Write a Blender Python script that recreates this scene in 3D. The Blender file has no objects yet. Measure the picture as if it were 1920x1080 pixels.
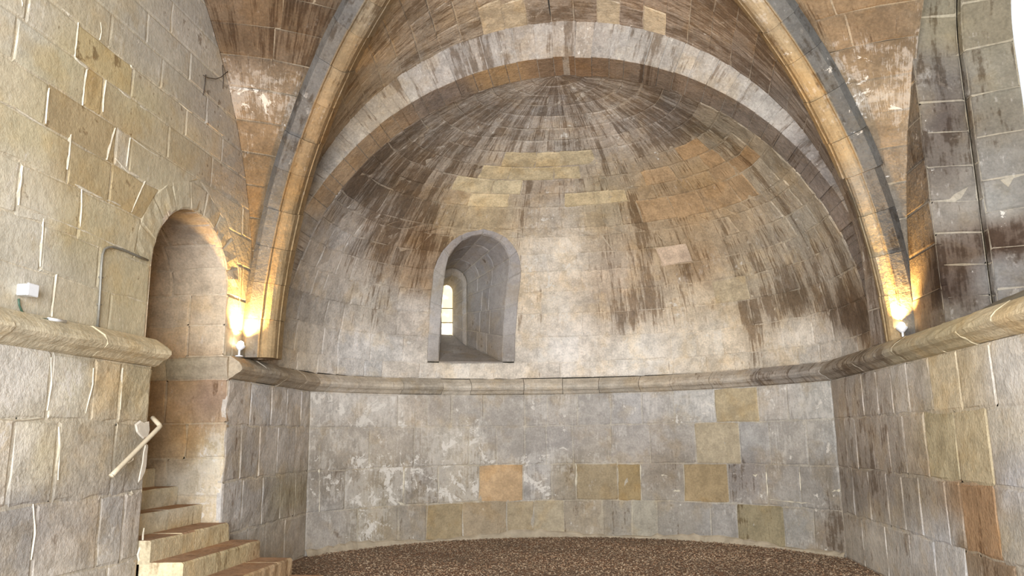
import bpy, math, random
import numpy as np
from mathutils import Vector, Matrix

random.seed(7)
RNG = np.random.default_rng(7)
scene = bpy.context.scene
COL = scene.collection

# ------------------------------------------------------------------ camera
FPX = 1450.0                       # focal length in pixels of the 1920 wide frame
TH, PSI, RO = (math.radians(a) for a in (10.93, 6.38, -0.8))
CF = np.array([-math.sin(PSI)*math.cos(TH), math.cos(PSI)*math.cos(TH), math.sin(TH)])
_r0 = np.array([math.cos(PSI), math.sin(PSI), 0.0]); _u0 = np.cross(_r0, CF)
CR = math.cos(RO)*_r0 + math.sin(RO)*_u0
CU = -math.sin(RO)*_r0 + math.cos(RO)*_u0
CC = np.array([0.0, 0.0, 1.6])
cam = bpy.data.cameras.new('camera'); camo = bpy.data.objects.new('camera', cam); COL.objects.link(camo)
cam.sensor_width = 36.0; cam.sensor_fit = 'HORIZONTAL'; cam.lens = FPX/1920*36.0
cam.clip_start = 0.05; cam.clip_end = 200
M = Matrix(((CR[0], CU[0], -CF[0], CC[0]), (CR[1], CU[1], -CF[1], CC[1]), (CR[2], CU[2], -CF[2], CC[2]), (0, 0, 0, 1)))
camo.matrix_world = M
scene.camera = camo

# ------------------------------------------------------------------ world and added fill light
w = bpy.data.worlds.new('world'); scene.world = w; w.use_nodes = True
bg = w.node_tree.nodes['Background']; bg.inputs[0].default_value = (0.92, 0.97, 1.07, 1); bg.inputs[1].default_value = 1.2
day = bpy.data.lights.new('added_fill_behind_camera', 'AREA'); day.shape = 'RECTANGLE'; day.size = 6.4; day.size_y = 4.6; day.energy = 2450; day.color = (0.92, 0.97, 1.07)  # added area fill behind the camera; no west door is built
dayo = bpy.data.objects.new('added_fill_behind_camera', day); COL.objects.link(dayo)
dayo.location = (-0.9, -3.9, 2.4); dayo.rotation_euler = Vector((0.0, 1.0, 0.03)).to_track_quat('-Z', 'Y').to_euler()
vs = scene.view_settings
vs.view_transform = 'Standard'; vs.look = 'None'; vs.gamma = 1.0; vs.use_curve_mapping = False
vs.exposure = 0.0
scene.cycles.max_bounces = 5; scene.cycles.diffuse_bounces = 4

# ------------------------------------------------------------------ helpers
def lin(c):
    c = np.asarray(c, float)/255.0
    return np.where(c <= 0.04045, c/12.92, ((c+0.055)/1.055)**2.4)

def proj(P):                       # world point -> position in the photograph, only to look up which stone or stain sits there
    v = np.asarray(P, float) - CC
    z = v @ CF
    z = np.where(np.abs(z) < 0.2, 0.2, z)
    return np.stack([960 + FPX*(v @ CR)/z, 540 - FPX*(v @ CU)/z], -1)
def ray(p):
    d = (p[0]-960)*CR - (p[1]-540)*CU + FPX*CF
    return d/np.linalg.norm(d)
def onX(p, X):
    d = ray(p); return CC + d*(X-CC[0])/d[0]

# stain tables: (x, y, r, g, b, dirt, wash): mean stone colour, soot and limewash at places on each surface
T = {}
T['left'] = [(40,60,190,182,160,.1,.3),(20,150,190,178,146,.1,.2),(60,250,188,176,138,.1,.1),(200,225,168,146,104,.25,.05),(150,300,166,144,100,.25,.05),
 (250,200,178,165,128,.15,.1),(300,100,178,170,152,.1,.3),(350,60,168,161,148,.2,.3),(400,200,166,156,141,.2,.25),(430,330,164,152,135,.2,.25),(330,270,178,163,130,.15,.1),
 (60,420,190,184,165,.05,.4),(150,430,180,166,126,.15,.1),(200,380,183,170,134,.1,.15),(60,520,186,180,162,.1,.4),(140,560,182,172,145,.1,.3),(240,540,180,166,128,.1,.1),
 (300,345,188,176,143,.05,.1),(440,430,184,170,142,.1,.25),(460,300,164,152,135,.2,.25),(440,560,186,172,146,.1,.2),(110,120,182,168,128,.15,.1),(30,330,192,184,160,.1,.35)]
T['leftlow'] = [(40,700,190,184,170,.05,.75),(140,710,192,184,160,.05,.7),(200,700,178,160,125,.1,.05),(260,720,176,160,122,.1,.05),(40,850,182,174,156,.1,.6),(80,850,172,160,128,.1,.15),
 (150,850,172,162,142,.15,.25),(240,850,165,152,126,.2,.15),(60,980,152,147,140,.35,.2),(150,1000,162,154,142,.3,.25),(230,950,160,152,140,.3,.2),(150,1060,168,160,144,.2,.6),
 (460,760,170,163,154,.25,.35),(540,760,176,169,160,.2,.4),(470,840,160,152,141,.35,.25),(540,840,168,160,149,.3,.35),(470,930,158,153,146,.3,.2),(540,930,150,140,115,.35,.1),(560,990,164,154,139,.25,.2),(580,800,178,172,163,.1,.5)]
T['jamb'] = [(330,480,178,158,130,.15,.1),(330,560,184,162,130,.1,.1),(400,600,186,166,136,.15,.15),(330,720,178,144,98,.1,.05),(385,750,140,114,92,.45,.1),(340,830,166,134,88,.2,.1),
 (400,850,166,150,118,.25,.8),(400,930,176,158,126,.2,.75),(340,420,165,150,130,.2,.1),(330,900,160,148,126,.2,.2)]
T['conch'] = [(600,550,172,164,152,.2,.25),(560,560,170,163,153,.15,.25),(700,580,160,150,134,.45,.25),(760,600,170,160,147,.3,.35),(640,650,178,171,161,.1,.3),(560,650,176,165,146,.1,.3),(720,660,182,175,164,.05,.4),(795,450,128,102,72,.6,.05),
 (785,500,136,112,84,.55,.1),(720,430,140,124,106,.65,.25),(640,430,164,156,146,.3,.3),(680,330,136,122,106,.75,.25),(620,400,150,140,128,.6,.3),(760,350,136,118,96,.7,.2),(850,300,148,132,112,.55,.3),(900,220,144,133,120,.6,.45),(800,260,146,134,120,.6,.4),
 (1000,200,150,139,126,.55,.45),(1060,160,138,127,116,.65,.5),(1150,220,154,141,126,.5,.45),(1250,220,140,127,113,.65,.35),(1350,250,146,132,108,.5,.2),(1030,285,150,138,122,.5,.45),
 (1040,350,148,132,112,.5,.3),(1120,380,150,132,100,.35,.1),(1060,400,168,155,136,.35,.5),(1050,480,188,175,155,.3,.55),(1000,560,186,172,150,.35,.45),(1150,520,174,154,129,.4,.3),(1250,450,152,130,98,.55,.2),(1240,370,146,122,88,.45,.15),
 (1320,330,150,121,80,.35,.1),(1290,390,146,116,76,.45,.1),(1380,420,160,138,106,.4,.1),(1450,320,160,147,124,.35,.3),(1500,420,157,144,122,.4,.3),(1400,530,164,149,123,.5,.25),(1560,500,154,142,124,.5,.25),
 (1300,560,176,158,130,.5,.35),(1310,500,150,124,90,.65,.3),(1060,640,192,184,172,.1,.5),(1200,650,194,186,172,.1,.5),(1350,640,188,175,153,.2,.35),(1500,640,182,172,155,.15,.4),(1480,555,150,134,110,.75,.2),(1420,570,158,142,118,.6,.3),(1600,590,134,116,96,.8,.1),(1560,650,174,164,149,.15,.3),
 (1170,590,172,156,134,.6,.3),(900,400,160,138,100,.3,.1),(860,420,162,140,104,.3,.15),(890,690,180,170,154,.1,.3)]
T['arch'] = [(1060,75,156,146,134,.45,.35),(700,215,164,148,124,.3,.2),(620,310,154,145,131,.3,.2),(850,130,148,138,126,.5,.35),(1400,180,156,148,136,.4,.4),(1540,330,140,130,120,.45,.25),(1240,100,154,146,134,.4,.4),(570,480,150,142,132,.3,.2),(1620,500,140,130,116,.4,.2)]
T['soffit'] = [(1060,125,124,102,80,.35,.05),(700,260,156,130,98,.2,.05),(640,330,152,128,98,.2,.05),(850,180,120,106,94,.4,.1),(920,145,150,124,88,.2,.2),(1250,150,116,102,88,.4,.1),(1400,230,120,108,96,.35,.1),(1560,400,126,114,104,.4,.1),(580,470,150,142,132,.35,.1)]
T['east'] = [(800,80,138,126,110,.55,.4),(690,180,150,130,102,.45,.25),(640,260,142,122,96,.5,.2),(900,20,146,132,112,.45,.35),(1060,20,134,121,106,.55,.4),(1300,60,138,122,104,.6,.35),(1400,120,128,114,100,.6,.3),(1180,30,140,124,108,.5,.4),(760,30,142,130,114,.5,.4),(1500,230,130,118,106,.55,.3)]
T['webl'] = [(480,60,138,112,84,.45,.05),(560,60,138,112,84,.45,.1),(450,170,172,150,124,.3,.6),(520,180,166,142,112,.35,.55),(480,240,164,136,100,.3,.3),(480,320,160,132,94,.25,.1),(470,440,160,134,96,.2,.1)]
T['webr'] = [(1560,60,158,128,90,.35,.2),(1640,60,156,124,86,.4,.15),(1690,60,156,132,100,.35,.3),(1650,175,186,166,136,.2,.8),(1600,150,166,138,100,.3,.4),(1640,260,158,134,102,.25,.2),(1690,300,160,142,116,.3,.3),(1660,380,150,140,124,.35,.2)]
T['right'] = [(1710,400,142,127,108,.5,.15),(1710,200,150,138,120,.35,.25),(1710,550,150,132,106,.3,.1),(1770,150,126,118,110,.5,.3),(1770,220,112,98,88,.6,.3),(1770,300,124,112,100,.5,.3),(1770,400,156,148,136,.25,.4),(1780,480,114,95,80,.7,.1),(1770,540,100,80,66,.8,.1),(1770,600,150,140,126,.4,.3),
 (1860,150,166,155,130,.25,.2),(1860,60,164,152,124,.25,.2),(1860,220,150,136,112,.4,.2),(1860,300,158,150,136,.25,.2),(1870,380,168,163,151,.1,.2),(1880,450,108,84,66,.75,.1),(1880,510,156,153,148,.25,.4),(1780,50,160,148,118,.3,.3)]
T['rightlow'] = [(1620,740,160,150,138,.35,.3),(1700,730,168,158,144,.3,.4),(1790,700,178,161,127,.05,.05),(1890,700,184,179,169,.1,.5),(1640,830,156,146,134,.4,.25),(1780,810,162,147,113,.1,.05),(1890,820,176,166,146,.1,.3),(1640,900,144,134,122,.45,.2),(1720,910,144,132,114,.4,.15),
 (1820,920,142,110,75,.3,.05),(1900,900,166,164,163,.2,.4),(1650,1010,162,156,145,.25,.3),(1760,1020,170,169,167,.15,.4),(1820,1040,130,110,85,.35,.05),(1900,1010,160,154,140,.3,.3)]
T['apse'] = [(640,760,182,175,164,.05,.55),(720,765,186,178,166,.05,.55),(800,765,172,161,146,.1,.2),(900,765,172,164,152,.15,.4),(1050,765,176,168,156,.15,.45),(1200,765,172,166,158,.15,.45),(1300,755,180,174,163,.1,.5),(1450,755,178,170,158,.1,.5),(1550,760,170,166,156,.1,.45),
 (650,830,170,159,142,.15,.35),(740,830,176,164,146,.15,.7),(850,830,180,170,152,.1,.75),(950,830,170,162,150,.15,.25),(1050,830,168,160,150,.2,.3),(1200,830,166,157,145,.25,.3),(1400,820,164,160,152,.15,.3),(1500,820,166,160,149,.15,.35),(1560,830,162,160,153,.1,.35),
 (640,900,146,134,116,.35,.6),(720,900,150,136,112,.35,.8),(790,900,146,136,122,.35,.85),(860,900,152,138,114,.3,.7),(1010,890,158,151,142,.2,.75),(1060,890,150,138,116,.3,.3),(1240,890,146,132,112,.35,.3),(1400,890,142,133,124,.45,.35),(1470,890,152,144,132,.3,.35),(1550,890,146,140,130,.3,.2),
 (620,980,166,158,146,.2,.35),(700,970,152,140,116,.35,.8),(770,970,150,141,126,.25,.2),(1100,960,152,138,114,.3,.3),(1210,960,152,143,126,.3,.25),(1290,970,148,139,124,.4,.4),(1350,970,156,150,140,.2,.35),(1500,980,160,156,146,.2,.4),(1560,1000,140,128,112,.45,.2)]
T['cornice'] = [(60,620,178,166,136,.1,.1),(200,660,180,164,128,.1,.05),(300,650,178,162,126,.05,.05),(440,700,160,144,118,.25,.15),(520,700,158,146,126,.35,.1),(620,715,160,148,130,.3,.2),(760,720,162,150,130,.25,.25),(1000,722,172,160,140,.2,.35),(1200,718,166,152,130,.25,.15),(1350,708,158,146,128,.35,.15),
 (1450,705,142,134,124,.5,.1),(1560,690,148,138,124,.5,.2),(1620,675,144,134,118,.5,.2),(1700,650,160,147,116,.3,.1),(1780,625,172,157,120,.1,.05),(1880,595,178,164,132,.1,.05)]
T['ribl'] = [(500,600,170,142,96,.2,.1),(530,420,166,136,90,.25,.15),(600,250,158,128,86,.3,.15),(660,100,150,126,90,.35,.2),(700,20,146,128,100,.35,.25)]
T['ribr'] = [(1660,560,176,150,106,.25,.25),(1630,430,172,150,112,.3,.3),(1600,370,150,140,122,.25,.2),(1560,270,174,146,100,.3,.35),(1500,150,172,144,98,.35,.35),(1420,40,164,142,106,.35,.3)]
T['unlit_flank'] = [(560,200,138,132,124,.4,.25),(640,40,140,134,126,.4,.25),(500,500,150,142,128,.3,.2),(1600,200,130,127,120,.45,.25),(1520,60,130,128,122,.45,.25),(1650,400,132,126,116,.45,.2)]  # rib sides the lamps miss; their lack of light is in these greys
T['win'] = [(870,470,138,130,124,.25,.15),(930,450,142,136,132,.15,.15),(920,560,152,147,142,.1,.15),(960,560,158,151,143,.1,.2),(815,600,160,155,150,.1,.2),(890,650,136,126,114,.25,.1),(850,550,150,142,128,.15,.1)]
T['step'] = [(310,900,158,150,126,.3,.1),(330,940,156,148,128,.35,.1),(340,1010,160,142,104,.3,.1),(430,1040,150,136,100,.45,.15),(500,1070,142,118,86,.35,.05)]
TT = {k: np.array(v, float) for k, v in T.items()}

LIGHT_COMP = dict(left=1.08, leftlow=1.22, jamb=1.28, conch=1.28, arch=1.15, soffit=1.45, east=1.4, webl=.50, webr=.62, right=.64, rightlow=1.25, cornice=1.28, ribl=.78, ribr=.85, unlit_flank=.54, win=1.2, step=1.75)
def calm(c, k=0.28):               # pulls every stone part of the way to a common warm grey
    lum = (c*np.array([.25, .6, .15])).sum(-1, keepdims=True)
    return c*(1-k) + k*lum*np.array([1.08, .985, .84])
def lookup(key, P):
    tab = TT[key]; q = proj(P).reshape(-1, 2)
    d2 = ((q[:, None, :]-tab[None, :, :2])**2).sum(-1) + 60.0
    wt = d2**-1.6; wt /= wt.sum(1, keepdims=True)
    v = wt @ tab[:, 2:]
    return calm(lin(v[:, :3]), 0.2)*LIGHT_COMP.get(key, 1.0), v[:, 3:5]

# ------------------------------------------------------------------ materials
def nd(nt, kind, **kw):
    n = nt.nodes.new(kind)
    for k, v in kw.items(): setattr(n, k, v)
    return n
def mmath(nt, op, a, b=None, clamp=False):
    n = nt.nodes.new('ShaderNodeMath'); n.operation = op; n.use_clamp = clamp
    for i, x in enumerate((a, b)):
        if x is None: continue
        if isinstance(x, (int, float)): n.inputs[i].default_value = x
        else: nt.links.new(x, n.inputs[i])
    return n.outputs[0]
def noise(nt, vec, scale, detail=6, rough=0.6, dist=0.0):
    n = nt.nodes.new('ShaderNodeTexNoise'); n.inputs['Scale'].default_value = scale; n.inputs['Detail'].default_value = detail
    n.inputs['Roughness'].default_value = rough; n.inputs['Distortion'].default_value = dist
    nt.links.new(vec, n.inputs['Vector']); return n.outputs['Fac']
def mrange(nt, v, a, b, c=0.0, d=1.0):
    n = nt.nodes.new('ShaderNodeMapRange'); n.interpolation_type = 'SMOOTHSTEP'
    nt.links.new(v, n.inputs[0])
    for i, x in enumerate((a, b, c, d)): n.inputs[i+1].default_value = x
    return n.outputs[0]
def mixc(nt, fac, a, b, mode='MIX'):
    n = nt.nodes.new('ShaderNodeMix'); n.data_type = 'RGBA'; n.blend_type = mode; n.clamp_factor = True
    for s, x in ((n.inputs[0], fac), (n.inputs[6], a), (n.inputs[7], b)):
        if isinstance(x, (int, float)): s.default_value = x
        elif isinstance(x, tuple): s.default_value = (*x, 1)
        else: nt.links.new(x, s)
    return n.outputs[2]

def make_stone(name, bump=1.0, streaky=0.6, mottle=1.0):
    m = bpy.data.materials.new(name); m.use_nodes = True; nt = m.node_tree; L = nt.links
    bs = nt.nodes['Principled BSDF']; bs.inputs['Roughness'].default_value = 0.92; bs.inputs['Specular IOR Level'].default_value = 0.15
    tint = nd(nt, 'ShaderNodeAttribute', attribute_name='tint').outputs['Color']
    mk = nd(nt, 'ShaderNodeAttribute', attribute_name='mk').outputs['Vector']
    st = nd(nt, 'ShaderNodeAttribute', attribute_name='st').outputs['Vector']
    sx = nd(nt, 'ShaderNodeSeparateXYZ'); L.new(mk, sx.inputs[0])
    dirt, wash, blk = sx.outputs[0], sx.outputs[1], sx.outputs[2]
    pos = nd(nt, 'ShaderNodeNewGeometry').outputs['Position']
    mp = nd(nt, 'ShaderNodeMapping'); L.new(st, mp.inputs[0]); mp.inputs['Scale'].default_value = (7.0, 0.9, 3.0)
    mp0 = nd(nt, 'ShaderNodeMapping'); L.new(st, mp0.inputs[0]); mp0.inputs['Scale'].default_value = (2.6, 0.22, 1.0)
    mp2 = nd(nt, 'ShaderNodeMapping'); L.new(st, mp2.inputs[0]); mp2.inputs['Scale'].default_value = (30.0, 3.0, 9.0)
    n1 = noise(nt, pos, 1.6, 2, 0.6); n2 = noise(nt, pos, 6.5, 4, 0.68); n3 = noise(nt, pos, 38, 2, 0.65)
    n4 = noise(nt, pos, 3.1, 4, 0.7, 0.6); n5 = noise(nt, pos, 15, 3, 0.7)
    s0 = noise(nt, mp0.outputs[0], 1.0, 2, 0.6); s1 = noise(nt, mp.outputs[0], 1.0, 3, 0.66); s2 = noise(nt, mp2.outputs[0], 1.0, 2, 0.6)
    var = mmath(nt, 'ADD', mmath(nt, 'MULTIPLY', n1, 0.4), mmath(nt, 'ADD', mmath(nt, 'MULTIPLY', n2, 0.6), mmath(nt, 'MULTIPLY', n3, 0.4)))
    var = mrange(nt, var, 0.5, 0.92, 1-.30*mottle, 1+.30*mottle)
    vv = nd(nt, 'ShaderNodeCombineXYZ')
    for i in range(3): L.new(var, vv.inputs[i])
    c = mixc(nt, 1.0, tint, vv.outputs[0], 'MULTIPLY')
    # warm iron staining inside a block
    warm = mrange(nt, noise(nt, pos, 2.3, 3, 0.6), 0.50, 0.66, 0.0, 0.45)
    c = mixc(nt, warm, c, mixc(nt, 1.0, c, (1.0, 0.88, 0.68), 'MULTIPLY'))
    # limewash remnants
    wv = mmath(nt, 'ADD', mmath(nt, 'MULTIPLY', n4, 0.45), mmath(nt, 'ADD', mmath(nt, 'MULTIPLY', s2, 0.28), mmath(nt, 'MULTIPLY', n5, 0.27)))
    wm = mrange(nt, mmath(nt, 'ADD', wv, mmath(nt, 'MULTIPLY', mmath(nt, 'SUBTRACT', wash, 0.5), 0.24)), 0.49, 0.57, 0.0, 0.62)
    c = mixc(nt, wm, c, mixc(nt, 0.5, mixc(nt, 1.0, c, (1.28, 1.28, 1.27), 'MULTIPLY'), (0.60, 0.56, 0.49)))
    # chalky efflorescence splashes
    ef = noise(nt, pos, 4.2, 5, 0.74, 0.5)
    em = mrange(nt, mmath(nt, 'ADD', ef, mmath(nt, 'MULTIPLY', mmath(nt, 'SUBTRACT', wash, 0.5), 0.28)), 0.60, 0.635, 0.0, 0.75)
    c = mixc(nt, em, c, (0.68, 0.63, 0.54))
    # soot and damp runs
    dv = mmath(nt, 'ADD', mmath(nt, 'ADD', mmath(nt, 'MULTIPLY', s0, streaky*0.42), mmath(nt, 'MULTIPLY', s1, streaky*0.30)), mmath(nt, 'ADD', mmath(nt, 'MULTIPLY', n2, 0.95-streaky), mmath(nt, 'MULTIPLY', s2, 0.05+streaky*0.28)))
    dm = mrange(nt, mmath(nt, 'ADD', dv, mmath(nt, 'MULTIPLY', mmath(nt, 'SUBTRACT', dirt, 0.5), 0.30)), 0.475, 0.56, 0.0, 0.92)
    c = mixc(nt, dm, c, mixc(nt, 1.0, c, (0.42, 0.365, 0.315), 'MULTIPLY'))
    pit = mrange(nt, n5, 0.60, 0.72, 0.0, 0.45*mottle)
    c = mixc(nt, pit, c, mixc(nt, 1.0, c, (0.62, 0.56, 0.5), 'MULTIPLY'))
    L.new(c, bs.inputs['Base Color'])
    h = mmath(nt, 'ADD', mmath(nt, 'MULTIPLY', n5, 1.0), mmath(nt, 'MULTIPLY', n3, 0.35))
    b = nd(nt, 'ShaderNodeBump'); b.inputs['Strength'].default_value = 0.55*bump; b.inputs['Distance'].default_value = 0.03
    L.new(h, b.inputs['Height']); L.new(b.outputs[0], bs.inputs['Normal'])
    return m
STONE = make_stone('weathered_sandstone', 0.6, 0.6, 0.8)
STONE_L = make_stone('pale_yellow_sandstone', 0.45, 0.25, 0.45)
STONE_S = make_stone('streaked_sandstone', 0.8, 0.72)
STONE_F = make_stone('smooth_dressed_stone', 0.5, 0.3, 0.6)

def plain(name, col, rough=0.6, metal=0.0, bump=0.0, emit=None, var=0.12, scale=20):
    m = bpy.data.materials.new(name); m.use_nodes = True; nt = m.node_tree; bs = nt.nodes['Principled BSDF']
    bs.inputs['Roughness'].default_value = rough; bs.inputs['Metallic'].default_value = metal
    c = lin(col); pos = nd(nt, 'ShaderNodeNewGeometry').outputs['Position']
    n = noise(nt, pos, scale, 6, 0.6)
    f = mrange(nt, n, 0.3, 0.7)
    o = mixc(nt, f, tuple(float(x)*(1-var) for x in c), tuple(min(1.0, float(x)*(1+var)) for x in c))
    nt.links.new(o, bs.inputs['Base Color'])
    if bump:
        b = nd(nt, 'ShaderNodeBump'); b.inputs['Strength'].default_value = bump; b.inputs['Distance'].default_value = 0.01
        nt.links.new(n, b.inputs['Height']); nt.links.new(b.outputs[0], bs.inputs['Normal'])
    if emit:
        bs.inputs['Emission Color'].default_value = (*emit[0], 1); bs.inputs['Emission Strength'].default_value = emit[1]
    return m
MORTAR = plain('lime_mortar', (206, 196, 172), 0.95, bump=0.6, var=0.1, scale=30)
PLASTER = plain('pale_plaster', (214, 204, 184), 0.95, bump=0.4, var=0.06, scale=25)

# ------------------------------------------------------------------ object helpers
def link(name, me, mat=None, parent=None):
    o = bpy.data.objects.new(name, me); COL.objects.link(o)
    if mat: me.materials.append(mat)
    if parent: o.parent = parent
    return o
def mesh(name, V, F, smooth=False):
    me = bpy.data.meshes.new(name); me.from_pydata([tuple(map(float, v)) for v in V], [], F)
    if smooth: me.polygons.foreach_set('use_smooth', [True]*len(me.polygons))
    me.update(); return me
def put_attr(me, tint, mk, st):
    n = len(me.vertices)
    a = me.attributes.new('tint', 'FLOAT_COLOR', 'POINT'); a.data.foreach_set('color', np.c_[tint, np.ones(n)].astype(np.float32).ravel())
    a = me.attributes.new('mk', 'FLOAT_VECTOR', 'POINT'); a.data.foreach_set('vector', mk.astype(np.float32).ravel())
    a = me.attributes.new('st', 'FLOAT_VECTOR', 'POINT'); a.data.foreach_set('vector', st.astype(np.float32).ravel())
def tag(o, label=None, cat=None, group=None, kind=None):
    if label: o['label'] = label
    if cat: o['category'] = cat
    if group: o['group'] = group
    if kind: o['kind'] = kind
    return o
def empty(name, loc, **kw):
    o = bpy.data.objects.new(name, None); COL.objects.link(o); o.location = loc; o.empty_display_size = 0.1
    return tag(o, **kw)
def child(name, me, mat, parent):
    o = link(name, me, mat, parent)
    if parent is not None: o.matrix_parent_inverse = Matrix.Translation(-Vector(parent.location))
    return o

GAIN = 1.0
def jitter_tint(amount=0.06):
    g = 1 + random.gauss(0, amount); wv = random.gauss(0, amount*0.3)
    return np.array([g*(1+wv), g, g*(1-1.4*wv)])*GAIN

class Backing:
    def __init__(self): self.V = []; self.F = []; self.C = []; self.K = []; self.S = []
    def add(self, P, faces, tint, mk, st):
        b = len(self.V); self.V += [tuple(p) for p in P]; self.F += [tuple(i+b for i in f) for f in faces]
        self.C.append(tint); self.K.append(mk); self.S.append(st)
    def build(self, name, mat, parent=None):
        me = mesh(name, self.V, self.F)
        put_attr(me, np.concatenate(self.C), np.concatenate(self.K), np.concatenate(self.S))
        return child(name, me, mat, parent) if parent else link(name, me, mat)

def grid_faces(nx, ny):
    return [(j*(nx+1)+i, j*(nx+1)+i+1, (j+1)*(nx+1)+i+1, (j+1)*(nx+1)+i) for j in range(ny) for i in range(nx)]

def surf_eval(S, st):
    P, N = S(st[:, 0], st[:, 1]); return P, N

def block(S, quad, key, name, parent, mat, gap=0.012, nx=2, ny=2, depth=0.06, rough=0.004, chamf=0.008, proud=0.0, tint=None, mkv=None, jit=0.06, rag=0.005, flip=False, sscale=1.0):
    """one dressed stone on surface S; quad = BL, BR, TR, TL in the surface's own metres"""
    q = np.array(quad, float)
    P4, _ = surf_eval(S, q)
    wl = 0.5*(np.linalg.norm(P4[1]-P4[0])+np.linalg.norm(P4[2]-P4[3])); hl = 0.5*(np.linalg.norm(P4[3]-P4[0])+np.linalg.norm(P4[2]-P4[1]))
    if wl < 0.03 or hl < 0.03: return None
    gu = min(0.2, gap*0.5/wl); gv = min(0.2, gap*0.5/hl)
    eu = min(0.25, 0.018/wl); ev = min(0.25, 0.018/hl)
    us = np.r_[0, np.linspace(eu, 1-eu, nx+1), 1]*(1-2*gu)+gu
    vs_ = np.r_[0, np.linspace(ev, 1-ev, ny+1), 1]*(1-2*gv)+gv
    U, Vv = np.meshgrid(us, vs_); n_u = len(us); n_v = len(vs_)
    edge = np.zeros_like(U, bool); edge[0] = edge[-1] = True; edge[:, 0] = edge[:, -1] = True
    U = U + np.where(edge, RNG.normal(0, rag/wl, U.shape), 0); Vv = Vv + np.where(edge, RNG.normal(0, rag/hl, U.shape), 0)
    st = ((1-U)*(1-Vv))[..., None]*q[0] + (U*(1-Vv))[..., None]*q[1] + (U*Vv)[..., None]*q[2] + ((1-U)*Vv)[..., None]*q[3]
    st = st.reshape(-1, 2); e = edge.ravel()
    P, N = surf_eval(S, st)
    off = proud + np.where(e, -chamf, RNG.normal(0, rough, len(e)))
    V = P + N*off[:, None]
    F = grid_faces(n_u-1, n_v-1)
    # skirt
    ring = [i for i in range(n_u)] + [j*n_u+n_u-1 for j in range(1, n_v)] + [(n_v-1)*n_u+i for i in range(n_u-2, -1, -1)] + [j*n_u for j in range(n_v-2, 0, -1)]
    b = len(V); V = np.r_[V, P[ring]-N[ring]*depth]
    k = len(ring)
    F += [(ring[(i+1) % k], ring[i], b+i, b+(i+1) % k) for i in range(k)]
    stA = np.r_[st, st[ring]]
    c0, m0 = lookup(key, V)
    if tint is not None: c0 = 0*c0 + calm(lin(tint), 0.24)*LIGHT_COMP.get(key, 1.0)
    if mkv is not None: m0 = 0*m0 + np.array(mkv)
    c0 = np.clip(c0*jitter_tint(jit), 0, 0.9)
    rb = random.random()
    m0 = np.clip(m0 + np.array([random.gauss(0, .035), random.gauss(0, .07)]), 0, 1)
    if flip: F = [tuple(reversed(f)) for f in F]
    me = mesh(name, V, F)
    put_attr(me, c0, np.c_[m0, np.full(len(V), rb)], np.c_[stA*np.array([sscale, 1.0]), np.full(len(V), rb*0.04)])
    return child(name, me, mat, parent)

def backing_quad(B, S, quad, key, k_mortar, nx=4, ny=4, off=-0.008, mort=(200, 188, 162)):
    q = np.array(quad, float); U, Vv = np.meshgrid(np.linspace(0, 1, nx+1), np.linspace(0, 1, ny+1))
    st = (((1-U)*(1-Vv))[..., None]*q[0] + (U*(1-Vv))[..., None]*q[1] + (U*Vv)[..., None]*q[2] + ((1-U)*Vv)[..., None]*q[3]).reshape(-1, 2)
    P, N = surf_eval(S, st)
    c0, m0 = lookup(key, P)
    c = c0*(1-k_mortar) + lin(mort)*k_mortar
    B.add(P+N*off, grid_faces(nx, ny), c*GAIN, np.c_[m0*0.6, np.zeros(len(P))], np.c_[st, np.zeros(len(P))])

def courses(S, ts, smin, smax, key, parent, mat, B, avg=0.6, joints=None, hole=None, k_mortar=0.55, name='stone_block', special=None, wob=0.25, scale=None, **kw):
    """lay courses between heights ts; smin/smax/hole are functions of t; joints {i: [s...]} overrides the random breaks"""
    for i in range(len(ts)-1):
        t0, t1 = ts[i], ts[i+1]
        spans = []
        a0, a1, b0, b1 = smin(t0), smin(t1), smax(t0), smax(t1)
        h0 = hole(t0+1e-4) if hole else None; h1 = hole(t1-1e-4) if hole else None
        if h0 or h1:
            if not h0: h0 = (0.5*(h1[0]+h1[1]),)*2
            if not h1: h1 = (0.5*(h0[0]+h0[1]),)*2
            spans = [((a0, a1), (h0[0], h1[0])), ((h0[1], h1[1]), (b0, b1))]
        else: spans = [((a0, a1), (b0, b1))]
        for (l0, l1), (r0, r1) in spans:
            wd = 0.5*((r0+r1)-(l0+l1))
            if wd < 0.02: continue
            sc = scale(0.5*(t0+t1)) if scale else 1.0
            if joints and i in joints:
                js = [x for x in joints[i] if min(l0, l1)+0.08 < x < min(r0, r1)-0.08 and x > max(l0, l1)-0.01]
                xs = [None]+sorted(js)+[None]
            else:
                n = max(1, int(round(wd/(avg*sc))))
                fr = np.linspace(0, 1, n+1)
                fr[1:-1] += np.array([random.uniform(-wob, wob)/n for _ in range(n-1)])
                if n == 1: fr = np.array([0., 1.])
                xs = fr
            for j in range(len(xs)-1):
                if joints and i in joints:
                    p0 = (l0, l1) if xs[j] is None else (xs[j], xs[j]); p1 = (r0, r1) if xs[j+1] is None else (xs[j+1], xs[j+1])
                else:
                    p0 = (l0+(r0-l0)*xs[j], l1+(r1-l1)*xs[j]); p1 = (l0+(r0-l0)*xs[j+1], l1+(r1-l1)*xs[j+1])
                quad = [(p0[0], t0), (p1[0], t0), (p1[1], t1), (p0[1], t1)]
                kk = dict(kw)
                if special:
                    sp = special(i, 0.25*(p0[0]+p0[1]+p1[0]+p1[1]), 0.5*(t0+t1))
                    if sp: kk.update(sp)
                block(S, quad, key, name, parent, mat, **kk)
                backing_quad(B, S, quad, key, k_mortar)

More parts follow.
